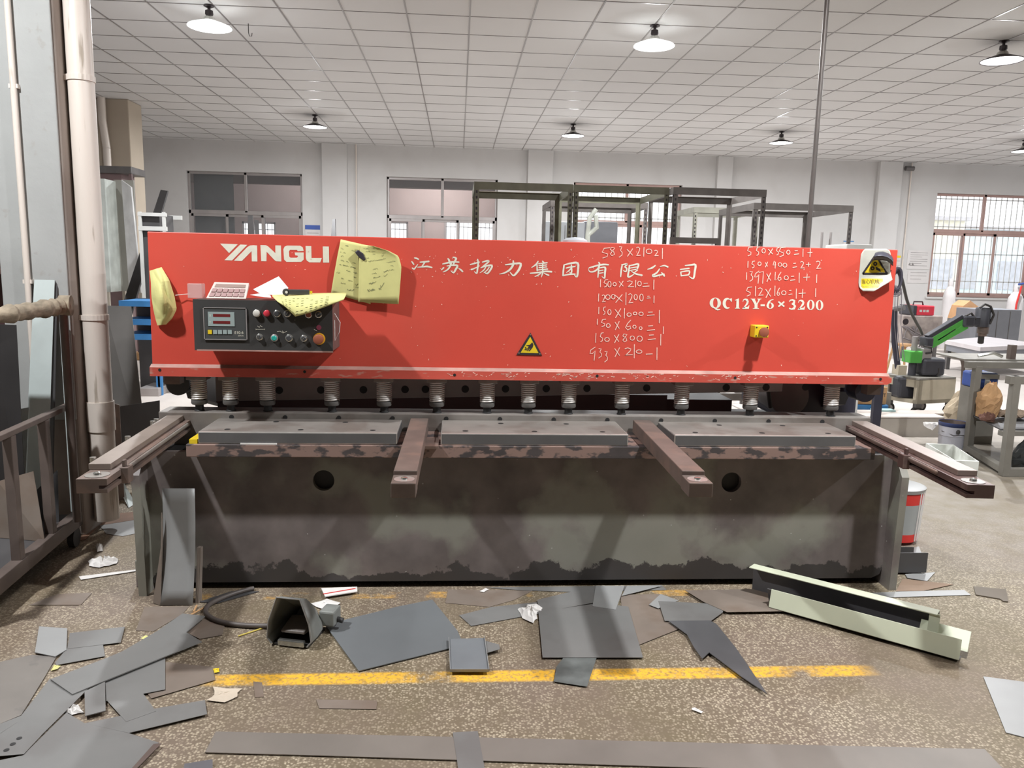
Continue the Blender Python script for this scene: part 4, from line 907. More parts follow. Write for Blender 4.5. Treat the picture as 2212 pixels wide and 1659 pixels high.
# calculator, clear box, card, knife on top of the control box
zt_ = BZ1+0.001
A = [at(445, 637, y=3.475), at(531, 635, y=3.475), at(538, 611, y=3.56), at(463, 609, y=3.56)]
for a in A[:2]: a.z = zt_+0.004
t = thing('calculator', 'pinkish grey desk calculator leaning on top of the control box', 'calculator', (A[0].x+0.08, 3.52, zt_))
dn = Vector((0, 0.008, -0.014))
MB().hexa([A[0]+dn*0.2, A[1]+dn*0.2, A[2]+dn, A[3]+dn], A).build('body', mat('calculator_case', rgb(206, 190, 182), 0.5, var=0.05), t, bevel=0.003)
nn = (A[1]-A[0]).cross(A[3]-A[0]).normalized()
cpt = lambda u, v, d: A[0]+(A[1]-A[0])*u+((A[3]+(A[2]-A[3])*u)-(A[0]+(A[1]-A[0])*u))*v+nn*d
cal = lambda u0, u1, v0, v1, d: MB().hexa([cpt(u0, v0, 0), cpt(u1, v0, 0), cpt(u1, v1, 0), cpt(u0, v1, 0)], [cpt(u0, v0, d), cpt(u1, v0, d), cpt(u1, v1, d), cpt(u0, v1, d)])
cal(0.08, 0.92, 0.66, 0.86, 0.002).build('display', mat('calculator_lcd', rgb(150, 130, 122), 0.3, var=0.04), t)
kt = mat('calculator_key', rgb(158, 128, 126), 0.5, var=0.05)
for i in range(6):
    for j in range(2): cal(0.06+0.15*i, 0.06+0.15*i+0.12, 0.08+0.27*j, 0.08+0.27*j+0.22, 0.004).build('key', kt, t)
a, b = at(409, 612, y=3.53), at(441, 637, y=3.53)
o = MB().box(a.x, b.x, 3.5, 3.55, zt_, a.z).build('clear_box', GLASSD, bevel=0.003); tag(o, 'small clear plastic box on the left end of the control box', 'box')
pts = [at(547, 625, y=3.52), at(602, 597, y=3.60), at(623, 622, y=3.58), at(608, 638, y=3.52), at(565, 636, y=3.49)]
q = MB(); q.face(pts); o = q.build('paper_card', PAPERW, solid=0.001); tag(o, 'white printed card tilted up on top of the control box', 'paper')
q = MB(); q.face([at(540, 637, y=3.46), at(560, 634, y=3.5), at(584, 638, y=3.5), at(586, 643, y=3.455), at(570, 642, y=3.452)]); o = q.build('paper_scrap', PAPERW, solid=0.001); tag(o, 'white paper lying flat under the tilted card on the control box', 'paper')
a, b = at(618, 631, y=3.47), at(668, 633, y=3.50)
t = thing('utility_knife', 'dark grey knife handle with a round hole lying on the control box', 'knife', (a.x, 3.48, zt_))
d = (b-a); ang = math.atan2(d.y, d.x); L_ = d.length
q = MB(); q.X = Matrix.Translation((a.x, a.y, a.z)) @ Matrix.Rotation(ang, 4, 'Z')
q.box(0, L_, -0.012, 0.0, -0.012, 0.012); q.lathe([(0.016, -0.012), (0.016, 0.0)], (0, 0, 0), 20, 'y', cap0=True, cap1=True); q.build('handle', mat('dark_grey_plastic', rgb(66, 66, 66), 0.5), t, bevel=0.003)
q = MB(); q.X = Matrix.Translation((a.x, a.y, a.z)) @ Matrix.Rotation(ang, 4, 'Z'); q.lathe([(0.006, -0.0125), (0.0, -0.0125)], (0.0, 0, 0), 12, 'y'); q.build('hole', PAPERW, t)
q = MB(); q.X = Matrix.Translation((a.x, a.y, a.z)) @ Matrix.Rotation(ang, 4, 'Z'); q.box(L_, L_+0.012, -0.008, -0.004, -0.006, 0.006); q.build('tip', YELLOW, t)
# wire loop on the box side
o = MB().tube([(BX1+0.004, 3.48, 1.27), (BX1+0.03, 3.47, 1.23), (BX1+0.028, 3.46, 1.19), (BX1+0.008, 3.46, 1.15), (BX1+0.006, 3.47, 1.2), (BX1+0.004, 3.48, 1.24)], 0.0015, 6).build('wire_loop', PAPERW); tag(o, 'thin pale wire loop hanging off the right side of the control box', 'wire')
# yellow block and white strip on the table
c = at(421, 948, y=3.37); o = MB().box(c.x-0.022, c.x+0.012, 3.362, 3.60, 0.7025, 0.722).build('yellow_strip', YELLOW); tag(o, 'yellow plastic strip on the table between left arm and left bench plate', 'strip')
a, b = at(519, 962, y=3.353), at(598, 967, y=3.353)
o = MB().box(a.x, b.x, 3.353, 3.359, 0.7025, 0.708).build('white_strip', PAPERW); tag(o, 'thin white strip lying along the front edge of the machine table', 'strip')

# ------------------------------------------------------------------ offcuts on the floor in front of the machine
LEVEL = [0.0]
def offcut(label, pts, m, name='sheet_offcut', th=0.0014, z=None, cat='sheet metal', group=None, rim=0):
    LEVEL[0] += 0.0009
    z0 = LEVEL[0] if z is None else z
    P2 = [at(p[0], p[1], z=z0+th) for p in pts]
    q = MB(); extrude_poly(q, [(p.x, p.y) for p in P2], lambda a, b: (a, b, z0), lambda a, b: (a, b, z0+th))
    o = q.build(name, m); tag(o, label, cat, group); return o
S36 = lambda *P: [(a/3.6146, 1200+b/3.6146) for a, b in P]
G = 'steel offcuts scattered on the floor'
offcut('thin brownish sheet lying flat behind the left pile, beside the bent plate', S36((1060,585),(1130,400),(1480,395),(1420,460),(1200,590)), SHEETB, group=G)
offcut('faint tan cardboard sheet on the floor by the dark rack', S36((230,385),(450,300),(720,290),(630,385)), SHEETB, name='cardboard_sheet', cat='cardboard')
offcut('grey offcut right of the long diagonal strip, under the hose loop', S36((1455,600),(1600,490),(1760,520),(1735,620),(1560,650)), SHEETB, group=G)
offcut('wide brown-grey sheet at the right side of the left pile, near the yellow scrap', S36((1290,830),(1660,870),(1680,970),(1180,1115),(1100,1000)), SHEETB, group=G)
offcut('large brown-grey stained plate at the left photo edge', S36((-260,1000),(0,830),(250,775),(440,790),(350,945),(165,1245),(-40,1330),(-300,1500)), mat('stained_plate', rgb(128, 122, 116), 0.5, 0.2, var=0.1, vs=4, tint=rgb(88, 84, 84), tfac=0.7, ts=5, tlo=0.58, thi=0.66), group=G)
offcut('dark strip offcut with clipped end below the pale square', S36((440,855),(430,835),(530,715),(805,698),(820,785)), SHEETM, group=G)
offcut('long slim offcut behind the pale square', S36((545,605),(975,555),(942,678),(525,728)), SHEETM, group=G)
offcut('pale grey square offcut at the far end of the left pile', S36((305,553),(525,568),(518,735),(430,788),(272,755)), SHEETG, group=G, th=0.003)
offcut('grey plate under the middle of the long diagonal strip', S36((820,990),(1000,850),(1290,800),(1290,1045),(830,1135)), SHEETM, group=G)
offcut('grey strip with clipped end at the right front of the left pile', S36((660,1310),(1210,1195),(1600,1128),(1617,1238),(1005,1385)), SHEETM, group=G)
offcut('grey offcut with a sharp corner lying on the clipped strip', S36((838,1135),(1075,1018),(1218,1215),(985,1297)), SHEETM, group=G)
offcut('large grey sheet in the front left corner, nearest the camera', S36((-300,1660),(180,1560),(520,1225),(660,1310),(1000,1385),(1240,1460),(1020,1670),(700,1990),(-300,1990)), SHEETM, group=G)
offcut('dark blade-like offcut along the right edge of the front left sheet', S36((1025,1665),(1200,1470),(1262,1465),(1040,1690)), mat('dark_rust_edge', rgb(92, 78, 72), 0.5), group=G)
offcut('long grey strip under the holed strip in the left pile', S36((-300,1250),(-40,1330),(165,1250),(390,960),(520,1050),(0,1390),(-300,1540)), SHEETM, group=G)
st = offcut('long grey strip with three punched holes at the left photo edge', S36((-300,1590),(0,1392),(510,1052),(692,1035),(330,1395),(185,1550),(-300,1590)), SHEETM, group=G)
for x, y in ((150, 1425), (100, 1470), (50, 1517)):
    c = at(x/3.6146, 1200+y/3.6146, z=LEVEL[0]+0.0026); MB().lathe([(0.008, 0), (0, 0)], (c.x, c.y, LEVEL[0]+0.0024), 14).build('punched_hole', DARK, st)
offcut('grey rectangular offcut hanging below the long diagonal strip', S36((660,1060),(820,985),(825,1210),(665,1252)), SHEETM, group=G, th=0.003)
offcut('long two-toned diagonal strip on top of the left pile', S36((395,965),(830,800),(960,745),(1225,590),(1425,452),(1600,472),(1455,598),(1575,672),(860,960),(565,1082)), SHEETM, group=G, th=0.004)
offcut('small dark offcut at the bottom photo edge, left', S36((1440,1625),(1660,1590),(1660,1680),(1430,1680)), mat('violet_steel', rgb(112, 110, 114), 0.45, 0.2), group=G)
LEVEL[0] = 0.0
# middle
offcut('brown plate lying against the machine base under the strips, in the middle', [(968,1273),(1150,1276),(1110,1296),(1057,1311),(962,1302)], SHEETB, group=G)
offcut('long thin dark sheet tucked along the machine base', [(1050,1269),(1430,1264),(1440,1274),(1225,1278),(1130,1275)], SHEETM, group=G)
offcut('grey strip with a pointed end left of the torn white plastic', [(992,1329),(1062,1311),(1165,1300),(1168,1325),(1126,1332),(1018,1352)], SHEETM, group=G)
offcut('greenish grey broken plate between the middle and right sheets', [(1340,1285),(1425,1283),(1470,1330),(1500,1345),(1362,1400),(1345,1330)], SHEETB, group=G)
offcut('large dark grey rectangular sheet left of centre', [(702,1349),(775,1449),(968,1401),(1000,1390),(988,1362),(934,1295),(860,1310)], mat('blue_grey_sheet', rgb(112, 115, 117), 0.45, 0.1, var=0.08, vs=2.0), group=G, th=0.003)
offcut('rumpled grey offcut straddling the yellow line', [(1219,1418),(1290,1417),(1268,1483),(1196,1472),(1202,1440)], mat('smeared_sheet', rgb(104, 108, 106), 0.5, 0.2, var=0.25, vs=14), group=G)
offcut('large grey square sheet in the middle, above the yellow line', [(1163,1322),(1290,1303),(1357,1310),(1389,1420),(1172,1420)], SHEETM, group=G, th=0.003)
offcut('grey strip along the top of the middle square sheet', [(1160,1296),(1229,1279),(1287,1265),(1282,1302),(1166,1323)], SHEETM, group=G)
offcut('upright-looking grey offcut by the machine base, centre', [(1287,1265),(1349,1265),(1330,1317),(1280,1309)], SHEETG, group=G, th=0.003)
offcut('slim pale triangle offcut against the machine base', [(1343,1287),(1355,1265),(1430,1265)], SHEETG, group=G)
offcut('pale torn triangle right of the middle sheets', [(1427,1283),(1466,1297),(1422,1314),(1402,1306)], SHEETG, group=G)
offcut('grey rectangular sheet under the arrow-shaped offcut', [(1422,1298),(1558,1305),(1562,1322),(1536,1341),(1436,1341)], SHEETM, group=G)
offcut('dark arrow-shaped offcut pointing across the yellow line', [(1444,1341),(1534,1340),(1548,1348),(1590,1400),(1657,1498),(1600,1460),(1532,1409),(1517,1423),(1499,1398),(1484,1370)], mat('dark_arrow_sheet', rgb(98, 98, 100), 0.45, 0.3, var=0.08), group=G, th=0.003)
offcut('brown steel sheet under the green channel, by the machine base', [(1480,1275),(1640,1272),(1700,1290),(1700,1320),(1570,1322),(1520,1300)], SHEETB, group=G)
o = offcut('small square tray-like offcut with raised rims, left of centre', [(969,1380),(1046,1378),(1056,1450),(972,1450)], mat('tray_steel', rgb(138, 142, 146), 0.4, 0.35, var=0.06), group=G, th=0.003)
zz = LEVEL[0]+0.003
pq = [at(a, b, z=zz) for a, b in ((969,1380),(1046,1378),(1056,1450),(972,1450))]
q = MB()
for i in (1, 2, 3): q.prism([pq[i], pq[(i+1) % 4], pq[(i+1) % 4]+Vector((0, 0, 0.008)), pq[i]+Vector((0, 0, 0.008))], (0.002, 0.002, 0))
q.build('rim', SHEETG, o)
offcut('small dark flat offcut right of the tray-like square', [(1048,1384),(1078,1392),(1080,1402),(1052,1410)], SHEETM, group=G)
LEVEL[0] = 0.0
offcut('small tilted grey offcut just below the left end of the yellow line', [(547,1472),(566,1474),(570,1505),(551,1506)], SHEETB, group=G)
offcut('thin flat grey strip between the yellow line and the long front strip', [(683,1511),(815,1513),(813,1532),(690,1530)], SHEETB, group=G, th=0.001)
offcut('very long grey strip along the front of the picture', [(466,1580),(1000,1592),(1600,1606),(2127,1618),(2185,1680),(1600,1661),(700,1632),(443,1625)], mat('long_strip', rgb(128, 121, 114), 0.5, 0.2, var=0.1, vs=3), group=G, th=0.003)
offcut('short dark strip lying across the long front strip', [(978,1582),(1032,1579),(1050,1675),(992,1675)], SHEETM, group=G, th=0.003)
LEVEL[0] = 0.0
offcut('large bluish grey sheet cut by the right photo edge', [(2124,1461),(2230,1475),(2300,1600),(2212,1592),(2173,1582)], SHEETG, group=G, th=0.003)
offcut('brown notched bracket plate on the floor right of the machine', [(2103,1266),(2163,1272),(2173,1271),(2178,1299),(2167,1298),(2160,1293),(2108,1284)], mat('brown_bracket', rgb(100, 90, 78), 0.6), group=G, th=0.004)
offcut('long narrow ruler-like strip beside the right machine foot', [(1760,1287),(1932,1278),(2083,1274),(2097,1285),(1930,1290),(1800,1296)], SHEETG, group=G)
offcut('brown pressed board under the right machine foot', [(1950,1250),(2060,1262),(1995,1276),(1935,1277)], mat('pressed_board', rgb(140, 118, 100), 0.8, var=0.12), name='board_offcut', cat='board')
LEVEL[0] = 0.0
offcut('grey torn sheet between machine and left rack', [(215,1135),(245,1122),(305,1122),(305,1150),(265,1158),(230,1153)], SHEETG, group=G)
offcut('brown rusty sheet by the drain pipe foot', [(160,1170),(235,1110),(300,1105),(302,1121),(215,1135),(185,1165)], mat('rusty_sheet', rgb(134, 104, 84), 0.7, var=0.15, vs=6), group=G)
offcut('thin grey offcut at the left machine foot', [(430,1300),(500,1277),(560,1277),(470,1303)], SHEETD, group=G)
offcut('thin offcut on the floor left of the machine foot', [(170,1245),(295,1230),(296,1233),(175,1252)], PAPERW, name='thin_strip', cat='strip')
# papers and plastic
def crumple(name, label, pts, m, h=0.03, seed=1, cat='paper', z=None):
    """crumpled piece: outline on the floor, puckered up in the middle"""
    r = random.Random(seed); z0 = 0.006 if z is None else z
    P2 = [at(p[0], p[1], z=z0) for p in pts]; c = sum(P2, Vector())/len(P2)
    P3 = []
    for i, p in enumerate(P2):
        n_ = P2[(i+1) % len(P2)]; P3 += [p, (p+n_)/2+(c-(p+n_)/2)*r.uniform(-0.05, 0.15)]
    rings = []
    for f, hh in ((1.0, 0.0), (0.72, 0.55), (0.4, 0.8), (0.12, 1.0)):
        rings.append([Vector((c.x+(p.x-c.x)*f, c.y+(p.y-c.y)*f, z0+h*hh*r.uniform(0.35, 1.15))) for p in P3])
    q = MB(); n = len(P3); V = [[q._v(p) for p in R_] for R_ in rings]
    for a, b in zip(V, V[1:]):
        for i in range(n): q._f([a[i], a[(i+1) % n], b[(i+1) % n], b[i]])
    q._f(V[-1]); q._f(V[0][::-1])
    o = q.build(name, m); tag(o, label, cat); return o
crumple('torn_paper', 'beige torn paper below the left end of the yellow line', [(460,1483),(523,1487),(513,1504),(485,1517),(446,1512),(463,1500)], mat('beige_paper', rgb(196, 182, 164), 0.85), 0.006, 2)
crumple('torn_paper', 'white torn leaf of paper between pedal and machine', [(672,1303),(690,1299),(706,1293),(736,1302),(728,1310),(702,1316),(684,1311)], PAPERW, 0.01, 3)
crumple('plastic_scrap', 'torn white plastic film lying on the middle sheets', [(1118,1316),(1122,1313),(1133,1319),(1136,1307),(1158,1304),(1175,1314),(1172,1320),(1160,1322),(1161,1336),(1152,1346),(1128,1335)], PAPERW, 0.02, 4, 'plastic')
crumple('crumpled_tissue', 'small white crumpled paper on the left steel pile', S36((505,1220),(560,1175),(620,1178),(657,1225),(560,1245)), PAPERW, 0.02, 5)
crumple('yellow_paper_scrap', 'small yellow-green paper scrap on the stained plate', S36((395,900),(420,855),(475,860),(450,885)), PAPERY, 0.008, 6)
crumple('yellow_paper_scrap', 'tiny yellow scrap on the brown sheet above the long diagonal strip', S36((1100,645),(1140,622),(1168,635),(1130,660)), PAPERY, 0.006, 7)
crumple('yellow_paper_scrap', 'tiny bright yellow scrap right of the left pile', S36((1660,885),(1712,878),(1715,908),(1672,915)), YELLOW, 0.006, 8)
crumple('plastic_scrap', 'clear and white plastic bag remains on the floor by the left rack', [(190,1212),(205,1208),(225,1213),(240,1204),(255,1207),(252,1217),(235,1222),(215,1226),(192,1222)], PAPERW, 0.03, 9, 'plastic')
crumple('plastic_scrap', 'small white plastic scrap behind the bag remains by the left rack', [(207,1180),(222,1180),(222,1190),(210,1192)], PAPERW, 0.03, 10, 'plastic')
crumple('white_chip', 'small white chip on the bare floor right of centre', [(1494,1529),(1500,1528),(1520,1538),(1516,1541),(1495,1533)], PAPERW, 0.004, 11, 'scrap')
crumple('white_chip', 'small white chip on the brown plate against the machine', [(1036,1277),(1050,1270),(1056,1273),(1045,1279)], PAPERW, 0.006, 12, 'scrap')
q = MB(); P2 = [at(a, b, z=0.012) for a, b in ((694,1272),(771,1269),(772,1279),(702,1290))]; q.prism(P2, (0, 0, 0.004))
o = q.build('white_envelope', PAPERW); tag(o, 'white folded leaflet with a red line lying by the machine base', 'paper')
q = MB(); stroke(q, [(698, 1283), (768, 1271)], 0.9, lambda u, v: at(u, v, z=0.0166)); q.build('red_line', BRIGHTRED, o)
a, b = at(515, 1374, z=0.004), at(570, 1356, z=0.004); o = MB().tube([a, b], 0.003, 6).build('yellow_stick', mat('yellow_cable', rgb(210, 190, 90), 0.6)); tag(o, 'thin yellow plastic stick left of the foot pedal', 'stick')
o = MB().tube([at(620, 1310, z=0.01), at(638, 1303, z=0.01)], 0.006, 6).build('yellow_plug', YELLOW); tag(o, 'small yellow plastic piece behind the foot pedal', 'scrap')
# splinters beside the bent plate
for i, (a, b, lab) in enumerate((((408,1330),(444,1311), 'thin pale wood splinter beside the bent plate, the longer one'), ((418,1322),(425,1308), 'short brown wood splinter beside the bent plate'))):
    o = MB().tube([at(*a, z=0.008), at(*b, z=0.01)], 0.004, 5).build('wood_splinter', PAPERB); tag(o, lab, 'splinter')

# foot pedal with guard and its cable
pc = at(625, 1400, z=0)
t = thing('foot_pedal', 'grey metal foot pedal with an open hood guard on the floor', 'foot pedal', (pc.x, pc.y, 0), math.radians(-14))
X = WM[t.name]
PED = mat('pedal_grey', rgb(134, 136, 132), 0.45, 0.2, var=0.2, vs=9); PEDI = mat('pedal_inside', rgb(52, 50, 50), 0.6)
# hood: cross sections from the open front (v=0) to the closed back
secs = []
for v, wb, wt_, h, sk in ((0.0, 0.092, 0.048, 0.205, 0.0), (0.05, 0.094, 0.050, 0.185, 0.0), (0.11, 0.088, 0.046, 0.135, 0.0), (0.17, 0.062, 0.036, 0.085, 0.0)):
    secs.append([(-wb*0.8, v, 0.012), (-wb, v, 0.035), (-wb*0.92, v, h*0.5), (-wt_, v, h), (wt_, v, h), (wb*0.92, v, h*0.5), (wb, v, 0.035), (wb*0.8, v, 0.012)])
q = MB(); q.X = X; q.sheet(secs); q.face(secs[-1]); hd = q.build('hood', PED, t, solid=0.004, smooth=True)
q = MB(); q.X = X; q.tube(secs[0], 0.0035, 6); q.build('hood_rim', SHEETG, t, smooth=True)
q = MB(); q.X = X; q.box(-0.075, 0.075, 0.01, 0.165, 0.003, 0.012); q.build('base', PEDI, t)
q = MB(); q.X = X; q.hexa([(-0.045, 0.02, 0.05), (0.055, 0.02, 0.05), (0.055, 0.14, 0.03), (-0.045, 0.14, 0.03)], [(-0.045, 0.02, 0.062), (0.055, 0.02, 0.062), (0.055, 0.12, 0.082), (-0.045, 0.12, 0.082)]); q.build('treadle', mat('treadle_grey', rgb(112, 104, 98), 0.5), t, bevel=0.006)
q = MB(); q.X = X; q.box(-0.05, 0.06, 0.0, 0.02, 0.006, 0.03); q.build('front_plate', CHROME, t, bevel=0.004)
q = MB(); q.X = X; q.box(0.06, 0.125, 0.14, 0.22, 0.03, 0.095); q.build('switch_body', PED, t, bevel=0.008)
q = MB(); q.X = X; q.tube([(0.12, 0.18, 0.05), (0.148, 0.18, 0.045)], 0.011, 12); q.build('cable_gland', PEDI, t, smooth=True)
pts = [at(*p, z=0.012) for p in ((590,1352),(560,1352),(520,1350),(480,1344),(455,1334),(444,1322),(450,1308),(470,1296),(500,1284),(530,1275),(548,1271))]
sm = []
for i in range(len(pts)-1):
    for k_ in range(4):
        p0_, p1_, p2_, p3_ = pts[max(i-1, 0)], pts[i], pts[i+1], pts[min(i+2, len(pts)-1)]; f = k_/4
        sm.append(0.5*((2*p1_)+(p2_-p0_)*f+(2*p0_-5*p1_+4*p2_-p3_)*f*f+(3*p1_-p0_-3*p2_+p3_)*f**3))
sm.append(pts[-1])
o = MB().tube(sm, 0.0105, 10).build('pedal_cable', mat('grey_cable', rgb(92, 84, 80), 0.5), smooth=True); tag(o, 'thick grey cable looping on the floor from the foot pedal to the machine', 'cable')

# bent plate leaning on the base, plywood strip
b0, b1 = at(330, 1305, z=0.0), at(420, 1305, z=0.0)
t = thing('bent_plate', 'grey bent steel plate standing upright against the left of the machine base', 'sheet metal', (b0.x, 3.3, 0))
xm0, xm1 = at(350, 1305, z=0).x, at(419, 1305, z=0).x
q = MB(); q.sheet([[ (xm0+(xm1-xm0)*i/4, 3.275+0.085*(v/8)+0.02*math.sin(PI*v/8), 0.003+0.50*v/8) for i in range(5)] for v in range(9)]); q.build('front_face', SHEETG, t, solid=0.003, smooth=True)
q = MB(); q.face([(b0.x, 3.30, 0.003), (xm0, 3.275, 0.003), (xm0+0.0, 3.34, 0.40), (b0.x+0.04, 3.34, 0.30)]); q.build('side_flange', SHEETB, t, solid=0.003)
x0, x1 = at(420, 1303, z=0).x, at(431, 1303, z=0).x
o = MB().hexa([(x0+0.004, 3.30, 0), (x1, 3.30, 0), (x1, 3.33, 0), (x0+0.004, 3.33, 0)], [(x0+0.004, 3.35, 0.235), (x1, 3.35, 0.235), (x1, 3.374, 0.235), (x0+0.004, 3.374, 0.235)]).build('layered_strip', mat('layered_edges', rgb(150, 138, 128), 0.5, 0.2, var=0.3, vs=60, stretch=(6, 1, 0.05))); tag(o, 'stack-edged pale strip leaning beside the bent plate on the machine base', 'strip')

# pale green folded channel on the floor at the right
f0, f1 = at(1660, 1318, z=0.0), at(2071, 1434, z=0.0)
d = Vector((f1.x-f0.x, f1.y-f0.y, 0)); L_ = d.length; ang = math.atan2(d.y, d.x)
X = Matrix.Translation((f0.x, f0.y, 0)) @ Matrix.Rotation(ang, 4, 'Z')
t = thing('folded_channel', 'pale green painted folded steel channel lying diagonally right of the machine', 'steel profile', (f0.x, f0.y, 0), ang)
def ch(name, x0, x1, pts, m):
    q = MB(); q.X = X; q.prism([(x0, a, b) for a, b in pts], (x1-x0, 0, 0)); return q.build(name, m, t, bevel=0.002)
ch('front_wall', 0, L_, [(-0.004, 0.016), (0.02, 0.093), (0.023, 0.092), (-0.001, 0.015)], CREAMP)
ch('front_return', 0.02, L_, [(-0.001, 0.016), (-0.001, 0.013), (0.06, 0.004), (0.06, 0.007)], SHEETD)
ch('inner_web', -0.02, L_-0.16, [(0.022, 0.088), (0.06, 0.012), (0.063, 0.013), (0.026, 0.09)], mat('grey_inside', rgb(88, 86, 88), 0.5))
ch('floor_web', -0.02, L_-0.02, [(0.06, 0.006), (0.15, 0.006), (0.15, 0.010), (0.06, 0.010)], mat('grey_inside', rgb(88, 86, 88), 0.5))
ch('back_wall', -0.13, L_-0.10, [(0.15, 0.006), (0.154, 0.006), (0.154, 0.135), (0.15, 0.135)], mat('grey_inside', rgb(88, 86, 88), 0.5))
ch('top_flange', -0.13, L_-0.10, [(0.155, 0.132), (0.155, 0.137), (0.085, 0.142), (0.085, 0.137)], CREAMP)
ch('end_tab', L_-0.13, L_-0.09, [(0.08, 0.06), (0.10, 0.14), (0.104, 0.139), (0.084, 0.06)], CREAMP)
ch('lower_flange', L_-0.16, L_+0.02, [(0.06, 0.03), (0.13, 0.09), (0.133, 0.088), (0.063, 0.028)], CREAMP)

# offcuts at the right machine foot
t = thing('steel_channel', 'short dark steel channel offcut lying beside the right machine foot', 'steel profile', (2.2, 3.6, 0))
a, b = at(1945, 1215, y=3.56), at(2000, 1243, y=3.56)
xs, xe = a.x-0.05, b.x
MB().box(xs, xe, 3.56, 3.566, 0.012, 0.115).build('front_web', SHEETD, t)
MB().box(xs, xe, 3.566, 3.68, 0.012, 0.018).build('floor_web', SHEETD, t); MB().box(xs, xe, 3.68, 3.686, 0.012, 0.10).build('back_web', SHEETD, t)
q = MB(); q.face([(xs, 3.70, 0.01), (xe+0.05, 3.78, 0.005), (xs+0.05, 3.82, 0.22), (xs-0.03, 3.80, 0.24)]); o = q.build('leaning_offcut', SHEETD, solid=0.003); tag(o, 'dark triangular offcut leaning on the cheek behind the steel channel', 'sheet metal')
offcut('pale grey offcut under the steel channel by the right foot', [(1955,1240),(2020,1236),(2003,1255),(1960,1248)], SHEETG, group=G)
offcut('pale grey triangular offcut below the red and grey bucket', [(1948,1190),(1985,1180),(1992,1198),(1950,1200)], SHEETG, group=G)

# ------------------------------------------------------------------ left: sheet rack, leaning sheets
RA, RB = Vector((-1.955, 4.06, 0)), Vector((-1.86, 3.0, 0))
rdir = (RB-RA).normalized(); rlen = (RB-RA).length+0.9
rang = math.atan2(rdir.y, rdir.x)
t = thing('sheet_rack', 'brown steel sheet rack with upright bars standing by the white column', 'rack', (RA.x, RA.y, 0), rang)
X = WM[t.name]      # local +x runs towards the camera, +y runs to the right... -y is the left side of the rack
def rk(name, m=FRAMEBR, **kw):
    return lambda q: q.build(name, m, t, **kw)
def bar(name, x0, x1, y0, y1, z0, z1, m=FRAMEBR):
    q = MB(); q.X = X; q.box(x0, x1, y0, y1, z0, z1); return q.build(name, m, t, bevel=0.003)
W_ = -0.62
bar('base_rail', 0, rlen, -0.05, 0.0, 0.10, 0.17); bar('base_rail', 0, rlen, W_, W_+0.05, 0.10, 0.17)
for xx in (0.0, 0.75, rlen-0.06): bar('cross_beam', xx, xx+0.05, W_, 0, 0.10, 0.15)
zt1 = 0.745
bar('top_rail', 0.0, 1.06, -0.045, -0.005, zt1-0.02, zt1+0.005)
bar('top_rail', 0.0, 1.06, -0.52, -0.48, zt1-0.02, zt1+0.005); bar('top_rail', 0.0, 1.06, W_, W_+0.04, zt1-0.02, zt1+0.005)
for yy in (-0.045, -0.52, W_):
    for xx in (0.30, 0.64, 0.98): bar('upright', xx, xx+0.045, yy, yy+0.04, 0.15, zt1-0.02)
for xx in (1.02,): bar('end_rail', xx, xx+0.04, W_, 0, zt1-0.02, zt1+0.003)
for zz_ in (0.42, 0.45): bar('guard_wire', 0.34, 0.64, -0.5, -0.495, zz_, zz_+0.004, STEEL)
for xx in (0.03, rlen-0.15):
    for yy in (-0.025, W_+0.025):
        q = MB(); q.X = X; q.lathe([(0.05, -0.015), (0.05, 0.015)], (xx+0.03, yy, 0.05), 18, 'y', cap0=True, cap1=True); q.build('wheel', RUBBER, t, smooth=True)
bar('deck', 0, rlen, W_+0.05, -0.05, 0.151, 0.157, SHEETD)
# wrapped handle bar with its post
ha, hb = at(-60, 690, y=3.50), at(143, 660, y=3.93)
q = MB(); r = random.Random(5); n = 26
q.tube([ha+(hb-ha)*i/n for i in range(n+1)], [0.040+r.uniform(-.006, .007) if 8 < i < 25 else 0.034+r.uniform(-.003, .003) for i in range(n+1)], 14)
t2 = thing('push_handle', 'grubby foam-wrapped push bar sticking out beside the white column', 'handle', (hb.x, hb.y, 0))
q.build('wrapped_bar', WRAP, t2, smooth=True)
q = MB(); q.tube([hb+Vector((-0.015, 0, -0.01)), hb+Vector((-0.015, 0.0, -0.5)), Vector((hb.x-0.015, hb.y, 0.16))], 0.02, 10); q.build('post', FRAMEBR, t2, smooth=True)
q = MB(); q.tube([hb+Vector((-0.03, 0, 0)), hb+Vector((0.02, 0.01, 0.0))], 0.05, 14); q.build('end_fitting', WRAP, t2, smooth=True)
# sheets standing in and behind the rack
def leaner(label, quad, y0, y1, m, name='leaning_sheet', th=0.003, cat='sheet metal', fl=0.003):
    """upright sheet: quad = top-left, top-right, bottom-right, bottom-left as measured; top edge at depth y1, bottom at y0"""
    a, b = at(*quad[0], y=y1), at(*quad[1], y=y1)
    if y0 is None: c, d = at(*quad[2], z=0.003), at(*quad[3], z=0.003)
    else: c, d = at(*quad[2], y=y0), at(*quad[3], y=y0)
    if y0 is not None and (min(c.z, d.z) > 0.03 or fl > 0.1):      # carry the hidden lower part down to the floor
        c, d = b+(c-b)*((b.z-fl)/(b.z-c.z)), a+(d-a)*((a.z-fl)/(a.z-d.z))
    q = MB(); n = Vector((0, th, 0)); q.hexa([d, c, b, a], [d+n, c+n, b+n, a+n]); o = q.build(name, m); tag(o, label, cat); return o
leaner('long bluish galvanised strip leaning upright on the white column face', ((74, 604), (118, 605), (100, 1120), (48, 1120)), 4.00, 4.13, BLUEGAL, fl=0.159)
leaner('narrow bluish strip leaning on the column corner, right of the wide one', ((128, 695), (146, 700), (172, 1090), (152, 1090)), 4.09, 4.12, BLUEGAL, fl=0.159)
leaner('thin black-edged sheet between the two bluish strips', ((119, 606), (124, 620), (118, 900), (104, 980)), 4.07, 4.14, SHEETD, fl=0.159)
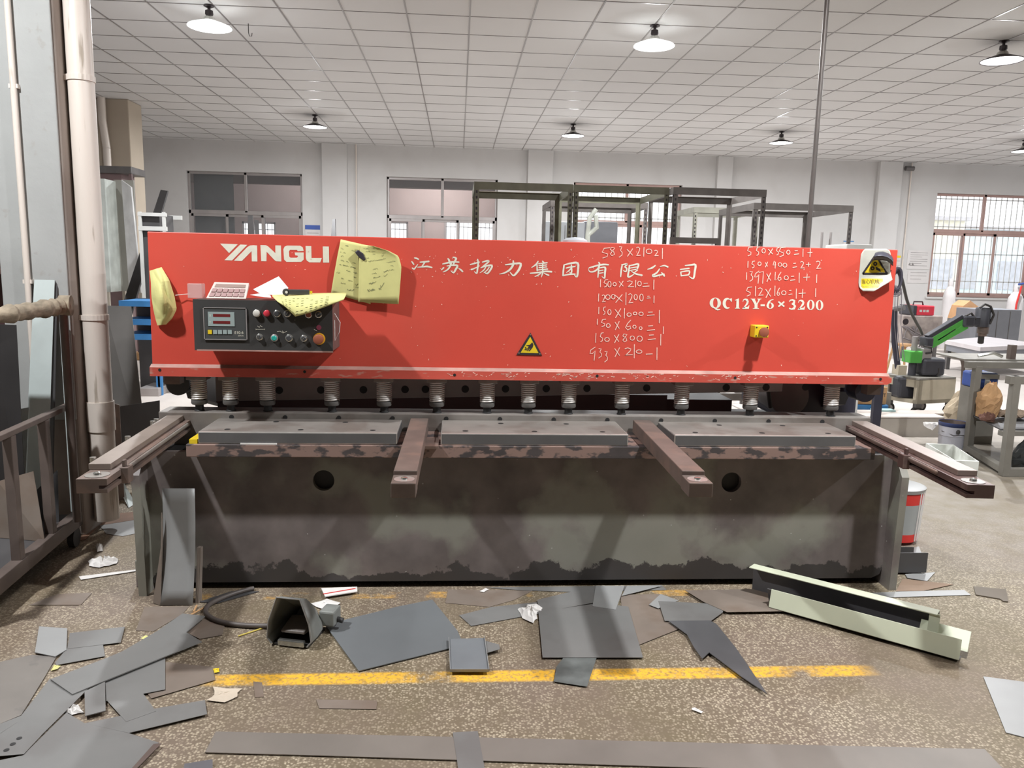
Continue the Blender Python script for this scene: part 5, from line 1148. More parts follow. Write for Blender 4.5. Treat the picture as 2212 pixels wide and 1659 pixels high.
leaner('black sheet standing in the rack at the left photo edge', ((-20, 700), (35, 702), (45, 890), (-20, 1000)), 3.80, 3.84, mat('black_sheet', rgb(52, 50, 50), 0.45, 0.2), fl=0.159)
leaner('brown plate standing low in the rack, at the left', ((-5, 1040), (72, 1018), (82, 1080), (-5, 1150)), 3.70, 3.74, SHEETB, fl=0.159)
leaner('dark plate standing low in the rack, under the bluish strips', ((62, 1075), (124, 1015), (127, 1110), (64, 1150)), 3.93, 3.95, SHEETD, fl=0.159)
leaner('bluish stepped offcut standing in the rack', ((34, 885), (62, 880), (52, 1090), (25, 1110)), 3.86, 3.90, BLUEGAL, fl=0.159)
# dark surroundings behind the column at the photo edge: a shelf unit with boxes
t = thing('dark_shelf_unit', 'dark shelf unit with reddish shelves behind the white column at the left edge', 'shelf', (-3.6, 6.2, 0))
for z in (0.1, 0.75, 1.35, 1.87, 2.35): MB().box(-4.6, -3.0, 5.9, 6.4, z, z+0.04).build('shelf', mat('dim_red_shelf', rgb(112, 84, 78), 0.6), t)
for x in (-4.6, -3.04):
    for y in (5.9, 6.36): MB().box(x, x+0.04, y, y+0.04, 0, 2.4).build('post', STEEL_D, t)
MB().box(-4.6, -3.0, 6.38, 6.4, 0, 2.4).build('back_panel', mat('dim_maroon', rgb(92, 66, 66), 0.7), t)

# big dark sheet behind the drain pipe and the junk at its foot
o = leaner('tall dark grey sheet leaning upright behind the drain pipe', ((226, 660), (283, 662), (318, 985), (240, 1000)), 5.35, 5.75, mat('tall_dark_sheet', rgb(98, 95, 92), 0.5, 0.25, var=0.14, vs=2.5), th=0.004)
leaner('dark plate stacked behind the left support arm', ((243, 880), (345, 865), (345, 1020), (236, 1060)), 5.0, 5.2, SHEETD)
leaner('bluish white strip leaning under the left support arm', ((252, 1046), (266, 1040), (292, 1088), (278, 1097)), None, 4.98, BLUEGAL, cat='strip')
leaner('white triangular offcut behind the machine cheek', ((274, 1028), (288, 1020), (297, 1074), (294, 1072)), 4.86, 4.95, PAPERW, cat='scrap')
leaner('short dark post-like offcut standing behind the drain pipe', ((240, 870), (258, 875), (265, 1010), (244, 1010)), 4.80, 4.83, RUSTY, cat='steel profile')

# tall white cabinet frame and shelves in the gap left of the machine
def pxb(px0, py0, px1, py1, y):
    a, b = at(px0, py0, y=y), at(px1, py1, y=y); return min(a.x, b.x), max(a.x, b.x), min(a.z, b.z), max(a.z, b.z)
cy = 10.6
x0, x1, z0, z1 = pxb(216, 386, 300, 632, cy)
t = thing('metal_channel_stand', 'tall white folded metal channel standing on thin legs, left of the red cover', 'cabinet', ((x0+x1)/2, cy, 0))
dx = x1-x0
MB().box(x0, x0+dx*0.16, cy-0.02, cy+0.4, z0, z1).build('side_panel', mat('pale_green_white', rgb(196, 202, 196), 0.5), t, bevel=0.005)
MB().box(x0+dx*0.1, x0+dx*0.72, cy+0.3, cy+0.33, z0, z1+0.02).build('back_panel', mat('grey_green_panel', rgb(150, 148, 140), 0.5, var=0.06, vs=1), t)
MB().hexa([(x0+dx*0.64, cy+0.06, z0), (x1+0.05, cy-0.06, z0), (x1+0.06, cy-0.04, z0), (x0+dx*0.65, cy+0.08, z0)], [(x0+dx*0.58, cy+0.06, z1), (x1-0.01, cy-0.06, z1-0.10), (x1, cy-0.04, z1-0.10), (x0+dx*0.59, cy+0.08, z1)]).build('front_panel', mat('bright_white_panel', rgb(214, 214, 214), 0.5), t)
for xx, yy in ((x0+0.02, cy), (x0+dx*0.42, cy+0.3), (x1+0.06, cy-0.08), (x0+dx*0.2, cy+0.35)): MB().box(xx-0.02, xx+0.02, yy-0.02, yy+0.02, 0, z0).build('leg', mat('cream_leg', rgb(190, 182, 168), 0.5), t)
MB().tube([(x0+dx*0.45, cy+0.295, z1-0.12), (x0+dx*0.45, cy+0.3, z1-0.12)], 0.03, 10).build('round_hole', INKD, t)
MB().tube([(x0+dx*0.5, cy+0.295, z0+0.06), (x0+dx*0.5, cy+0.3, z0+0.06)], 0.03, 10).build('round_hole', INKD, t)
x0, x1, z0, z1 = pxb(200, 357, 284, 372, 11.6)
t = thing('dark_cabinet', 'dark topped reddish cabinet behind the white metal channel', 'cabinet', ((x0+x1)/2, 11.8, 0))
MB().box(x0, x1, 11.6, 12.1, z1-0.1, z1).build('top', STEEL_D, t, bevel=0.01); MB().box(x0+0.05, x1-0.16, 11.65, 12.1, 0, z1-0.1).build('body', mat('dim_purple_red', rgb(112, 92, 92), 0.6), t); MB().box(x1-0.05, x1-0.01, 11.62, 11.66, 0, z1-0.1).build('post', mat('dim_purple_red', rgb(112, 92, 92), 0.6), t)
ly = 9.6
x0, x1, z0, z1 = pxb(298, 457, 361, 500, ly)
t = thing('white_tube_frame', 'white square-tube shelf frame peeking over the left end of the red cover', 'shelf', ((x0+x1)/2, ly, 0))
MB().box(x0, x1, ly-0.02, ly+0.02, z1-0.05, z1-0.01).build('rail', WHITEP, t); MB().box(x0, x1, ly-0.02, ly+0.02, at(330, 489, y=ly).z-0.05, at(330, 489, y=ly).z).build('rail', WHITEP, t)
for xx in (x0+0.02, x1-0.03): MB().box(xx-0.016, xx+0.016, ly-0.016, ly+0.016, 0, z1).build('post', WHITEP, t)
MB().box(x0, x1, ly+0.5, ly+0.54, z1-0.06, z1-0.01).build('rail', WHITEP, t); MB().box(x0, x1-0.1, ly+0.05, ly+0.5, 0.6, 2.0).build('dark_backing', SHEETD, t)
leaner('dark steel strip leaning on the wall above the white tube frame', ((347, 410), (362, 412), (330, 520), (312, 515)), 10.6, 11.1, mat('near_black_strip', rgb(60, 58, 58), 0.6), cat='strip', th=0.05)
leaner('dark steel strip standing in front of the far left window, the left one', ((535, 465), (545, 465), (551, 545), (536, 545)), 13.6, 13.9, mat('near_black_strip', rgb(60, 58, 58), 0.6), cat='strip', th=0.05)
leaner('dark steel strip standing in front of the far left window, the right one', ((549, 475), (557, 476), (561, 545), (553, 545)), 14.1, 14.4, mat('near_black_strip', rgb(60, 58, 58), 0.6), cat='strip', th=0.05)
leaner('dark steel strip standing below the wall pier right of the far left window', ((718, 473), (724, 473), (726, 545), (712, 545)), 13.6, 13.9, mat('near_black_strip', rgb(60, 58, 58), 0.6), cat='strip', th=0.05)
# blue shelving
by_ = 8.6
x0, x1, z0, z1 = pxb(256, 648, 335, 700, by_)
t = thing('blue_shelving', 'blue steel shelving seen in the gap left of the red cover', 'shelf', ((x0+x1)/2, by_+0.2, 0))
for py in (650, 690, 722): z = at(290, py, y=by_).z; MB().box(x0, x1+0.3, by_, by_+0.5, z-0.06, z).build('shelf', BLUE, t)
for xx in (x0+0.35, x1): MB().box(xx, xx+0.04, by_, by_+0.04, 0, z1).build('post', BLUE, t)
MB().box(x0, x1+0.3, by_+0.46, by_+0.5, 0, z1).build('back_panel', SHEETD, t)
c = at(290, 640, y=by_+0.2); crumple('plastic_bag', 'small clear plastic bag on the top blue shelf', [(280,640),(300,640),(298,650),(282,650)], PAPERW, 0.1, 21, 'bag', z=at(290, 650, y=by_).z) if False else None
# dark beams and profiles on the far floor left
for lab, p, y, m in (('aluminium profile bundle on the floor left of the machine throat', (300, 838, 345, 856), 7.3, ALU), ('wooden pallet boards on the floor behind the white channel legs', (285, 762, 330, 778), 11.0, PAPERB), ('stacked grey planks below the blue shelving', (288, 738, 330, 755), 11.6, GREYTAB)):
    a = at(p[0], p[3], z=0); b = at(p[2], p[3], z=0); h = at(p[0], p[1], y=a.y).z
    o = MB().box(a.x, b.x, a.y, a.y+0.4, 0, max(h, 0.05)).build('floor_bundle', m, bevel=0.01); tag(o, lab, 'timber' if m is not ALU else 'steel profile')

# ------------------------------------------------------------------ slotted-angle racks behind the machine
def rack(label, px0, px1, py, y, depth, m, mid=None, slots=True):
    a, b = at(px0, py, y=y), at(px1, py+ (px1-px0)*0.03, y=y); z1 = a.z; x0, x1 = a.x, b.x
    t = thing('slotted_rack', label, 'rack', ((x0+x1)/2, y+depth/2, 0), 0, 'slotted-angle rack frames behind the red machine')
    for xx in (x0, x1):
        for yy in (y, y+depth):
            q = MB(); s = 0.045; sx = 1 if xx == x0 else -1; sy = 1 if yy == y else -1
            q.box(min(xx, xx+s*sx), max(xx, xx+s*sx), min(yy, yy+0.004*sy), max(yy, yy+0.004*sy), 0, z1); q.box(min(xx, xx+0.004*sx), max(xx, xx+0.004*sx), min(yy, yy+s*sy), max(yy, yy+s*sy), 0, z1)
            q.mi = 1
            z = 1.2
            while z < z1-0.06 and slots: q.box(min(xx+sx*.014, xx+sx*.03), max(xx+sx*.014, xx+sx*.03), min(yy-0.0006, yy+0.0046), max(yy-0.0006, yy+0.0046), z, z+0.025); z += 0.05
            q.build('post', [m, INKD], t)
    for zz in (z1, 1.0, 0.25):
        for yy in (y, y+depth): MB().box(x0, x1, yy-0.003, yy+0.003, zz-0.07, zz).box(x0, x1, yy, yy+(0.04 if yy == y else -0.04), zz-0.004, zz).build('beam', m, t) if yy == y else MB().box(x0, x1, yy-0.003, yy+0.003, zz-0.07, zz).box(x0, x1, yy-0.04, yy, zz-0.004, zz).build('beam', m, t)
        for xx in (x0, x1): MB().box(xx-0.003, xx+0.003, y, y+depth, zz-0.07, zz).build('side_beam', m, t)
    return t
rack('olive slotted-angle rack, leftmost of the frames behind the red cover', 1025, 1238, 392, 7.4, 1.0, RACKO)
rack('olive-grey slotted-angle rack standing right of the olive one', 1241, 1446, 399, 7.7, 1.25, RACKO)
rack('low slotted-angle rack seen through the taller frames', 1190, 1400, 432, 9.2, 0.9, RACKM)
rack('dark slotted-angle rack with the tallest dark top beam', 1456, 1656, 404, 7.6, 1.0, RACKM)
rack('slotted-angle rack between the dark one and the vertical pole, set back', 1500, 1640, 447, 9.9, 0.8, mat('pale_slotted_angle', rgb(150, 148, 136), 0.5, 0.2, var=0.1))
rack('low dark slotted-angle rack at the right end behind the vertical pole', 1630, 1844, 438, 8.4, 1.15, RACKM)
t = thing('rack_shelf', 'perforated shelf beam lying low behind the red cover, under the dark rack', 'shelf', (2, 7.2, 0))
x0, x1, z0, z1 = pxb(1449, 512, 1556, 527, 7.2)
MB().box(x0, x1, 7.2, 7.24, z0, z1).build('beam', RACKM, t); MB().box(x0, x0+0.04, 7.2, 7.24, 0, z0).build('post', RACKM, t); MB().box(x1-0.04, x1, 7.2, 7.24, 0, z0).build('post', RACKM, t)
# cabinets and odd steel parts among the racks
x0, x1, z0, z1 = pxb(1178, 478, 1262, 530, 11.5)
t = thing('pale_cabinet', 'pale blue-grey cabinet standing behind the olive racks', 'cabinet', ((x0+x1)/2, 11.7, 0)); MB().box(x0, x1, 11.5, 12.0, 0, z1).build('body', CABL, t, bevel=0.015); MB().box((x0+x1)/2-0.004, (x0+x1)/2+0.004, 11.496, 11.5, 0.05, z1-0.05).build('door_gap', STEEL_D, t)
q = MB(); P_ = [at(*p, y=10.0) for p in ((1288, 452), (1274, 470), (1270, 500), (1268, 530))]; q.tube(P_, 0.03, 8)
P_ = [at(*p, y=10.0) for p in ((1287, 465), (1289, 492), (1270, 508))]; q.tube(P_, 0.03, 8)
q.tube([at(1270, 505, y=10), Vector((at(1268, 530, y=10).x, 10.0, 0))], 0.03, 8)
o = q.build('bent_bracket', mat('pale_bracket', rgb(176, 178, 168), 0.5), smooth=True); tag(o, 'pale bent metal bracket standing among the slotted racks', 'bracket')
x0, x1, z0, z1 = pxb(1288, 478, 1306, 530, 12.0)
o = MB().box(x0-0.2, x1+0.2, 12.0, 12.5, 0, z1).build('dark_machine_cabinet', CABG, bevel=0.03); tag(o, 'grey machine housing behind the bent bracket, in front of the bright window', 'machine')
for i, (px, lab) in enumerate(((1776, 'thin bare rod standing behind the red cover, the left and leaning one'), (1795, 'thin bare rod standing behind the red cover, right of the leaning one'))):
    a = at(px, 502, y=8.0); q = MB(); q.tube([(a.x, 8.0, a.z), (a.x+(0.025 if i == 0 else 0), 8.0, 0.0)], 0.014, 8); o = q.build('bare_rod', ALU, smooth=True); tag(o, lab, 'rod')
x0, x1, z0, z1 = pxb(1830, 527, 1884, 545, 6.5)
o = MB().box(x0, x1, 6.5, 6.9, 0, z1).build('pale_worktop_box', WHITEP, bevel=0.01); tag(o, 'pale box top showing above the right end of the red cover', 'box')
# notices on the back wall
def notice(label, px0, py0, px1, py1, band=None, lines=0, tri=0):
    x0, x1, z0, z1 = pxb(px0, py0, px1, py1, WALL_Y-0.012); t = MB().box(x0, x1, WALL_Y-0.012, WALL_Y-0.001, z0, z1).build('wall_notice', mat('notice_paper', rgb(202, 198, 196), 0.8, var=0.03)); tag(t, label, 'notice')
    if band: MB().box(x0, x1, WALL_Y-0.0135, WALL_Y-0.012, z1-(z1-z0)*0.22, z1).build('header_band', band, t)
    q = MB()
    for i in range(lines):
        z = z1-(z1-z0)*(0.12+0.8*i/max(lines, 1)); q.box(x0+(x1-x0)*0.12, x1-(x1-x0)*(0.1+0.25*(i % 3 == 2)), WALL_Y-0.0132, WALL_Y-0.012, z-0.008, z)
    for i in range(tri):
        xx = x0+(x1-x0)*(0.12+0.14*i); z = z0+0.08; q.prism([(xx-0.03, WALL_Y-0.0132, z), (xx+0.03, WALL_Y-0.0132, z), (xx, WALL_Y-0.0132, z+0.06)], (0, 0.001, 0))
    if lines or tri: q.build('printed_lines', mat('notice_ink', rgb(130, 126, 124), 0.8), t)
notice('blue-headed white notice on the wall above the badge lettering', 659, 486, 692, 530, BLUED, 3)
notice('blue-striped notice on the wall behind the low dark rack', 1822, 520, 1844, 530, BLUE, 1)
notice('pale text notice with two small triangles on the wall left of the barred right window', 1962, 540, 2006, 582, None, 7, 2)
notice('smaller pale text notice on the wall under the one with triangles', 1962, 585, 2004, 612, None, 3)
notice('small yellow warning notice on the wall right of the red cover end', 1936, 552, 1944, 574, YELLOW, 2)

# ------------------------------------------------------------------ right aisle: tapping arm on its cart
C_, R_, L_2 = at(1981, 873, z=0.15), at(2060, 869, z=0.15), at(1912, 862, z=0.15)
K_ = L_2+R_-C_
ztop = at(1981, 822, y=C_.y).z
t = thing('tapping_cart', 'cream steel cart on casters carrying the green tapping arm', 'cart', (C_.x, C_.y, 0))
CRM = mat('cream_cart_paint', rgb(182, 172, 152), 0.5, var=0.1, vs=6)
up = Vector((0, 0, ztop-0.15))
th_ = 0.02
q = MB(); n_ = (L_2-C_).normalized()*th_; q.prism([C_, R_, R_+up, C_+up], n_); q.build('side_panel', CRM, t)
q = MB(); q.prism([K_, L_2, L_2+up, K_+up], -n_); q.build('side_panel', CRM, t)
q = MB(); e = Vector((0, 0, 0.04)); q.hexa([C_, R_, K_, L_2], [C_+e, R_+e, K_+e, L_2+e]); q.build('lower_tray', CRM, t)
q = MB(); q.hexa([C_+up, R_+up, K_+up, L_2+up], [C_+up+e*0.6, R_+up+e*0.6, K_+up+e*0.6, L_2+up+e*0.6]); q.build('top_plate', GREYTAB, t, bevel=0.004)
for a in (C_, L_2): q = MB(); m_ = (R_-C_).normalized()*0.05; q.prism([a, a+m_, a+m_+n_*2.5, a+n_*2.5], up); q.build('corner_post', CRM, t)
q = MB(); q.hexa([C_+up-e*2, L_2+up-e*2, L_2+up-e*2-m_*-0.4, C_+up-e*2-m_*-0.4], [C_+up, L_2+up, L_2+up+m_*0.4, C_+up+m_*0.4]); q.build('top_rail', CRM, t)
cc = (C_+L_2+K_+R_)/4
MB().box(cc.x-0.30, cc.x+0.1, cc.y-0.10, cc.y+0.2, 0.19, 0.42).build('drive_unit', MOTOR, t, bevel=0.03)
for a in (C_, R_, L_2, K_):
    p = a+(cc-a)*0.12
    q = MB(); q.lathe([(0.06, -0.018), (0.06, 0.018)], (p.x, p.y, 0.06), 20, 'y', cap0=True, cap1=True); cw = q.build('caster', RUBBER, t, smooth=True)
    q = MB(); q.lathe([(0.035, -0.022), (0.0, -0.022)], (p.x, p.y, 0.06), 16, 'y'); q.build('wheel_hub', ALU, cw)
    MB().box(p.x-0.03, p.x+0.03, p.y-0.03, p.y+0.03, 0.11, 0.15).build('caster_bracket', STEEL_D, t)
# tall dark handle bar standing on the cart's left end
hb0, hb1 = at(1941, 806, y=C_.y+0.1), at(1931, 668, y=C_.y+0.1)
q = MB(); q.tube([hb0, (hb0+hb1)/2+Vector((-0.02, 0, 0)), hb1], 0.03, 10); q.build('handle_bar', NAVY, t, smooth=True)
q = MB(); q.tube([hb1, at(1953, 664, y=C_.y)], 0.03, 8); q.build('bar_hook', STEEL_D, t, smooth=True)
MB().box(hb0.x-0.04, hb0.x+0.05, C_.y+0.04, C_.y+0.16, 0.45, 0.55).build('bar_clamp', CRM, t)
# the arm itself
ya = (C_.y+K_.y)/2
pc = at(1970, 800, y=ya)
t = thing('tapping_machine', 'bright green swing-arm tapping machine with a black motor head', 'machine', (pc.x, ya, ztop))
z1 = at(1970, 727, y=ya).z
MB().lathe([(0.04, ztop+0.025), (0.04, at(1970, 783, y=ya).z)], (pc.x, ya, 0), 18).build('base_column', MOTOR, t, smooth=True)
MB().lathe([(0.03, ztop+0.03), (0.03, z1), (0.0, z1)], (pc.x, ya, 0), 18).build('column', ALU, t, smooth=True)
a = pxb(1958, 757, 1990, 783, ya); MB().box(a[0], a[1]-0.04, ya-0.08, ya+0.08, a[2], a[3]).build('column_clamp', GREEN, t, bevel=0.01)
a = pxb(1985, 755, 2004, 780, ya); MB().box(a[0], a[1], ya-0.07, ya+0.07, a[2], a[3]+0.02).build('clamp_block', ALU, t, bevel=0.01)
a = pxb(1984, 772, 2029, 810, ya); MB().box(a[0], a[1], ya-0.1, ya+0.1, max(a[2], ztop+0.026), a[3]).build('control_motor', MOTOR, t, bevel=0.03)
def arm_bar(name, p0, p1, w_, m):
    a, b = at(*p0, y=ya), at(*p1, y=ya); d = (b-a).normalized(); n = Vector((-d.z, 0, d.x))*w_; q = MB()
    q.prism([a-n+Vector((0, -0.04, 0)), b-n+Vector((0, -0.04, 0)), b+n+Vector((0, -0.04, 0)), a+n+Vector((0, -0.04, 0))], (0, 0.08, 0)); return q.build(name, m, t, bevel=0.006)
arm_bar('arm_cover', (2002, 728), (2076, 683), 0.022, MOTOR); arm_bar('upper_arm', (2005, 737), (2082, 692), 0.03, GREEN); arm_bar('lower_arm', (2008, 746), (2085, 703), 0.032, GREEN)
arm_bar('gas_spring', (2020, 735), (2060, 710), 0.012, STEEL_D)
a = pxb(1994, 728, 2008, 748, ya); MB().box(a[0], a[1], ya-0.07, ya+0.07, a[2], a[3]).build('shoulder', MOTOR, t, bevel=0.015)
a = pxb(2076, 681, 2097, 706, ya); MB().box(a[0], a[1], ya-0.07, ya+0.07, a[2], a[3]).build('elbow', MOTOR, t, bevel=0.02)
a = pxb(2095, 684, 2112, 703, ya); MB().box(a[0], a[1], ya-0.05, ya+0.05, a[2], a[3]).build('wrist_link', MOTOR, t, bevel=0.01)
m0, m1, m2, m3 = at(2125, 664, y=ya), at(2124, 706, y=ya), at(2122, 720, y=ya), at(2119, 743, y=ya)
MB().lathe([(0.065, m0.z), (0.075, m0.z-0.02), (0.075, m1.z)], (m0.x, ya, 0), 24, cap0=True, cap1=True).build('motor_head', MOTOR, t, smooth=True)
MB().lathe([(0.055, m1.z), (0.055, m2.z), (0.042, m2.z), (0.042, m2.z-0.03)], (m1.x, ya, 0), 24, cap1=True).build('gear_collar', RUSTY, t, smooth=True)
MB().lathe([(0.03, m2.z-0.03), (0.03, m3.z+0.01), (0.015, m3.z)], (m1.x-0.01, ya, 0), 18, cap1=True).build('chuck', RUBBER, t, smooth=True)
q = MB(); q.tube([at(*p, y=ya-0.05) for p in ((2085, 683), (2098, 676), (2108, 690))], 0.012, 8); q.tube([at(*p, y=ya-0.06) for p in ((2117, 665), (2128, 657), (2140, 662), (2147, 680), (2138, 700))], 0.012, 8); q.build('motor_cable', RUBBER, t, smooth=True)
q = MB(); q.tube([at(*p, y=ya-0.08) for p in ((1996, 748), (2012, 750), (2013, 762), (2000, 763))], 0.010, 8); q.tube([at(*p, y=ya-0.1) for p in ((2028, 795), (2028, 805), (2024, 812))], 0.008, 8); q.build('control_cable', RUBBER, t, smooth=True)
# black cable dropping from the machine end to the arm, with a coil of cable
yc = 6.4
pts = [at(*p, y=yc) for p in ((1944, 588), (1950, 610), (1958, 645), (1968, 675), (1980, 700), (1994, 714), (2003, 715))]
pts = [at(p_[0], p_[1], y=6.03+(ya-6.03)*i_/6) for i_, p_ in enumerate(((1944, 588), (1950, 610), (1958, 645), (1968, 675), (1980, 698), (1988, 712), (1992, 722)))]
o = MB().tube(pts, 0.0135, 10).build('black_cable', RUBBER, smooth=True); tag(o, 'thick black cable hanging down from the machine end to the green arm', 'cable')
t = thing('cable_coil', 'hank of black and grey cables hung at the right end of the red cover', 'cable', (at(1938, 600, y=6).x, 6.0, 1.2))
q = MB()
for i in range(4): c = at(1938+i, 602+i*3, y=6.0); q.tube([(c.x+0.035*math.cos(a), 6.0+0.012*i, c.z+0.085*math.sin(a)) for a in [2*PI*k/20 for k in range(20)]], 0.012, 8, closed=True)
q.build('coil', mat('navy_grey_cable', rgb(84, 82, 96), 0.5), t, smooth=True)
q = MB()
for i in range(3): c = at(1934, 626+i*3, y=6.0); q.tube([(c.x+0.05*math.cos(a), 6.0, c.z+0.03*math.sin(a)) for a in [2*PI*k/16 for k in range(16)]], 0.004, 6, closed=True)
for dx in (0, 6, 14): q.tube([at(1934+dx, 630, y=6.0), at(1932+dx, 700, y=6.0), at(1940+dx, 780, y=6.0)], 0.003, 5)
q.build('loose_wires', mat('grey_wire', rgb(130, 124, 130), 0.5), t, smooth=True)
MB().box(at(1930, 600, y=6).x-0.05, at(1930, 600, y=6).x+0.02, 6.02, 6.06, 0, at(1930, 585, y=6).z).build('hanger_post', NAVY, t)

# workbenches
def slab_table(name, label, corners, zt, th, m_top, m_ap, leg_h=None):
    """corners: measured top corners (front-left, front corner, right, back) on the table plane"""
    P_ = [at(*c, z=zt) for c in corners]; cen = sum(P_, Vector())/len(P_)
    t = thing(name, label, 'table', (cen.x, cen.y, 0))
    d = Vector((0, 0, th)); MB().hexa([p-d for p in P_], P_).build('tabletop', m_top, t)
    q2 = MB(); ins = [p+(cen-p)*0.04-d for p in P_]; q2.hexa([p-Vector((0, 0, 0.10)) for p in ins], ins); q2.build('apron', m_ap, t)
    for p in ins:
        w2 = p+(cen-p)*0.06; MB().box(w2.x-0.03, w2.x+0.03, w2.y-0.03, w2.y+0.03, 0, zt-th-0.1).build('leg', STEEL_D, t)
    return t
slab_table('steel_platform', 'low pale-topped steel platform beyond the green tapping machine', [(2042, 735), (2118, 750), (2260, 744), (2130, 727)], 0.46, 0.06, mat('bright_tabletop', rgb(206, 200, 202), 0.4, var=0.05), CABG)
yb = 9.6
x0, x1, z0, z1 = pxb(2113, 668, 2200, 735, 13.0)
t = thing('grey_steel_box', 'big grey sheet-steel box standing behind the tapping motor', 'cabinet', ((x0+x1)/2, 13.3, 0))
MB().box(x0, x1, 13.0, 13.6, 0.3, z1).build('body', CABG, t, bevel=0.008)
for px in (2153, 2180): a = at(px, 700, y=12.999); MB().box(a.x-0.006, a.x+0.006, 12.996, 13.0, z0, z1-0.03).build('panel_seam', STEEL_D, t)
for xx in (x0+0.05, x1-0.1): MB().box(xx, xx+0.05, 13.05, 13.1, 0, 0.3).build('leg', STEEL_D, t)
# near steel frame table
l1, l2 = at(2090, 978, z=0), at(2168, 1028, z=0)
zf = at(2190, 812, y=l2.y).z
t = thing('steel_frame_table', 'grey steel frame table at the right photo edge, holding sacks and a blue machine', 'table', (l2.x, l2.y, 0))
d21 = (l1-l2)
r1, r2 = Vector((l1.x+1.1, l1.y+0.05, 0)), Vector((l2.x+1.1, l2.y+0.05, 0))
zf1 = at(2106, 790, y=l1.y).z
for p in (l1, l2, r1, r2): MB().box(p.x-0.028, p.x+0.028, p.y-0.028, p.y+0.028, 0, zf1 if p in (l1, r1) else zf).build('leg', GREYTAB, t, bevel=0.004)
def beam2(name, a, b, z0, z1, m=GREYTAB):
    q = MB(); d = (b-a).normalized(); n = Vector((-d.y, d.x, 0))*0.028
    q.prism([a-n+Vector((0, 0, z0)), b-n+Vector((0, 0, z0)), b+n+Vector((0, 0, z0)), a+n+Vector((0, 0, z0))], (0, 0, z1-z0)); return q.build(name, m, t, bevel=0.003)
beam2('top_rail', l1+Vector((-0.10, 0, 0)), r1, zf1-0.02, zf1+0.035); beam2('top_rail', l2+Vector((-0.06, 0, 0)), r2, zf-0.06, zf)
beam2('foot_rail', l1, l2, 0.02, 0.07); beam2('foot_rail', l2, r2, 0.0, 0.06); beam2('foot_rail', l1, r1, 0.28, 0.32); beam2('shelf_rail', l1+d21*-0.8, r1+d21*-0.8, 0.28, 0.32); q = MB(); q.hexa([p_+Vector((0, 0, 0.321)) for p_ in (l1+d21*-0.8, r1+d21*-0.8, r1, l1)], [p_+Vector((0, 0, 0.331)) for p_ in (l1+d21*-0.8, r1+d21*-0.8, r1, l1)]); q.build('shelf_board', SHEETD, t)
q = MB(); q.hexa([l1+Vector((-.1, 0.03, zf1+0.036)), r1+Vector((0, 0.03, zf1+0.036)), r1+Vector((0, 0.5, zf1+0.036)), l1+Vector((-.05, 0.5, zf1+0.036))], [l1+Vector((-.1, 0.03, zf1+0.05)), r1+Vector((0, 0.03, zf1+0.05)), r1+Vector((0, 0.5, zf1+0.05)), l1+Vector((-.05, 0.5, zf1+0.05))]); q.build('top_plate', GREYTAB, t)
a = at(2188, 745, y=l1.y+0.1); MB().box(a.x-0.025, a.x+0.025, l1.y+0.08, l1.y+0.13, zf1+0.05, a.z).build('short_post', FRAMEBR, t)
a = at(2115, 780, y=l1.y+0.1); q = MB(); q.tube([Vector((a.x, l1.y+0.12, zf1+0.07)), Vector((a.x+0.12, l1.y+0.1, zf1+0.10)), Vector((a.x+0.2, l1.y+0.1, zf1+0.07))], 0.014, 8)
o = q.build('bent_tube', CHROME, smooth=True); tag(o, 'short bent bright tube lying on the steel frame table', 'tube')
# trolley handle left of the frame table
q = MB(); q.tube([at(*p, y=7.3) for p in ((2053, 769), (2068, 770), (2078, 777), (2081, 790), (2078, 850), (2076, 885))]+[Vector((at(2076, 885, y=7.3).x, 7.3, 0.02))], 0.018, 10)
o = q.build('trolley_handle', FRAMEBR, smooth=True); tag(o, 'bent brown tube handle rising left of the steel frame table', 'handle')
# sacks, paper bag, blue machine, black bag under the frame table
def sack(name, label, px0, py0, px1, py1, y, m, cat='bag', seed=1, depth=0.3, lean=0.0, zf_=None):
    x0, x1, z0, z1 = pxb(px0, py0, px1, py1, y+depth/2); z0 = max(0.0, z0); z0 = 0.0 if zf_ is None else zf_; r = random.Random(seed); q = MB(); NN = 18; rings = []
    for j in range(9):
        v = j/8; k_ = (0.86+0.22*math.sin(PI*min(1, v*1.1)))*(1-0.55*max(0, v-0.6)/0.4); ring = []
        for i in range(NN):
            a = 2*PI*i/NN; w_ = k_*(1+r.uniform(-0.09, 0.09))
            ring.append(q._v(((x0+x1)/2+lean*v+math.cos(a)*(x1-x0)/2*w_, y+depth/2+math.sin(a)*depth/2*w_, z0+(z1-z0)*v+(r.uniform(-.02, .02) if j > 0 else 0))))
        rings.append(ring)
    for a, b in zip(rings, rings[1:]):
        for i in range(NN): q._f([a[i], a[(i+1) % NN], b[(i+1) % NN], b[i]])
    q._f(rings[-1]); q._f(rings[0][::-1]); o = q.build(name, m, smooth=False); tag(o, label, cat); return o
ys = l1.y+0.12
sack('woven_sack', 'pale woven sack slumped left of the steel frame table', 2054, 845, 2108, 945, 6.75, SACK, seed=2, depth=0.36)
sack('woven_sack', 'brownish woven sack behind the table legs at the right photo edge', 2158, 885, 2205, 965, l1.y-0.24, mat('brown_sack', rgb(158, 140, 122), 0.9, var=0.25, vs=12, bump=0.5, bs=30), seed=8, depth=0.15, zf_=0.345)
sack('kraft_bag', 'crumpled brown kraft paper bag between the table legs', 2117, 828, 2148, 925, l1.y-0.24, PAPERB, seed=5, depth=0.18, lean=0.02, zf_=0.345)
sack('kraft_bag', 'torn reddish brown paper bag below the kraft bag', 2119, 893, 2141, 948, l1.y-0.37, mat('redbrown_paper', rgb(132, 96, 84), 0.85), seed=6, depth=0.1, zf_=0.345)
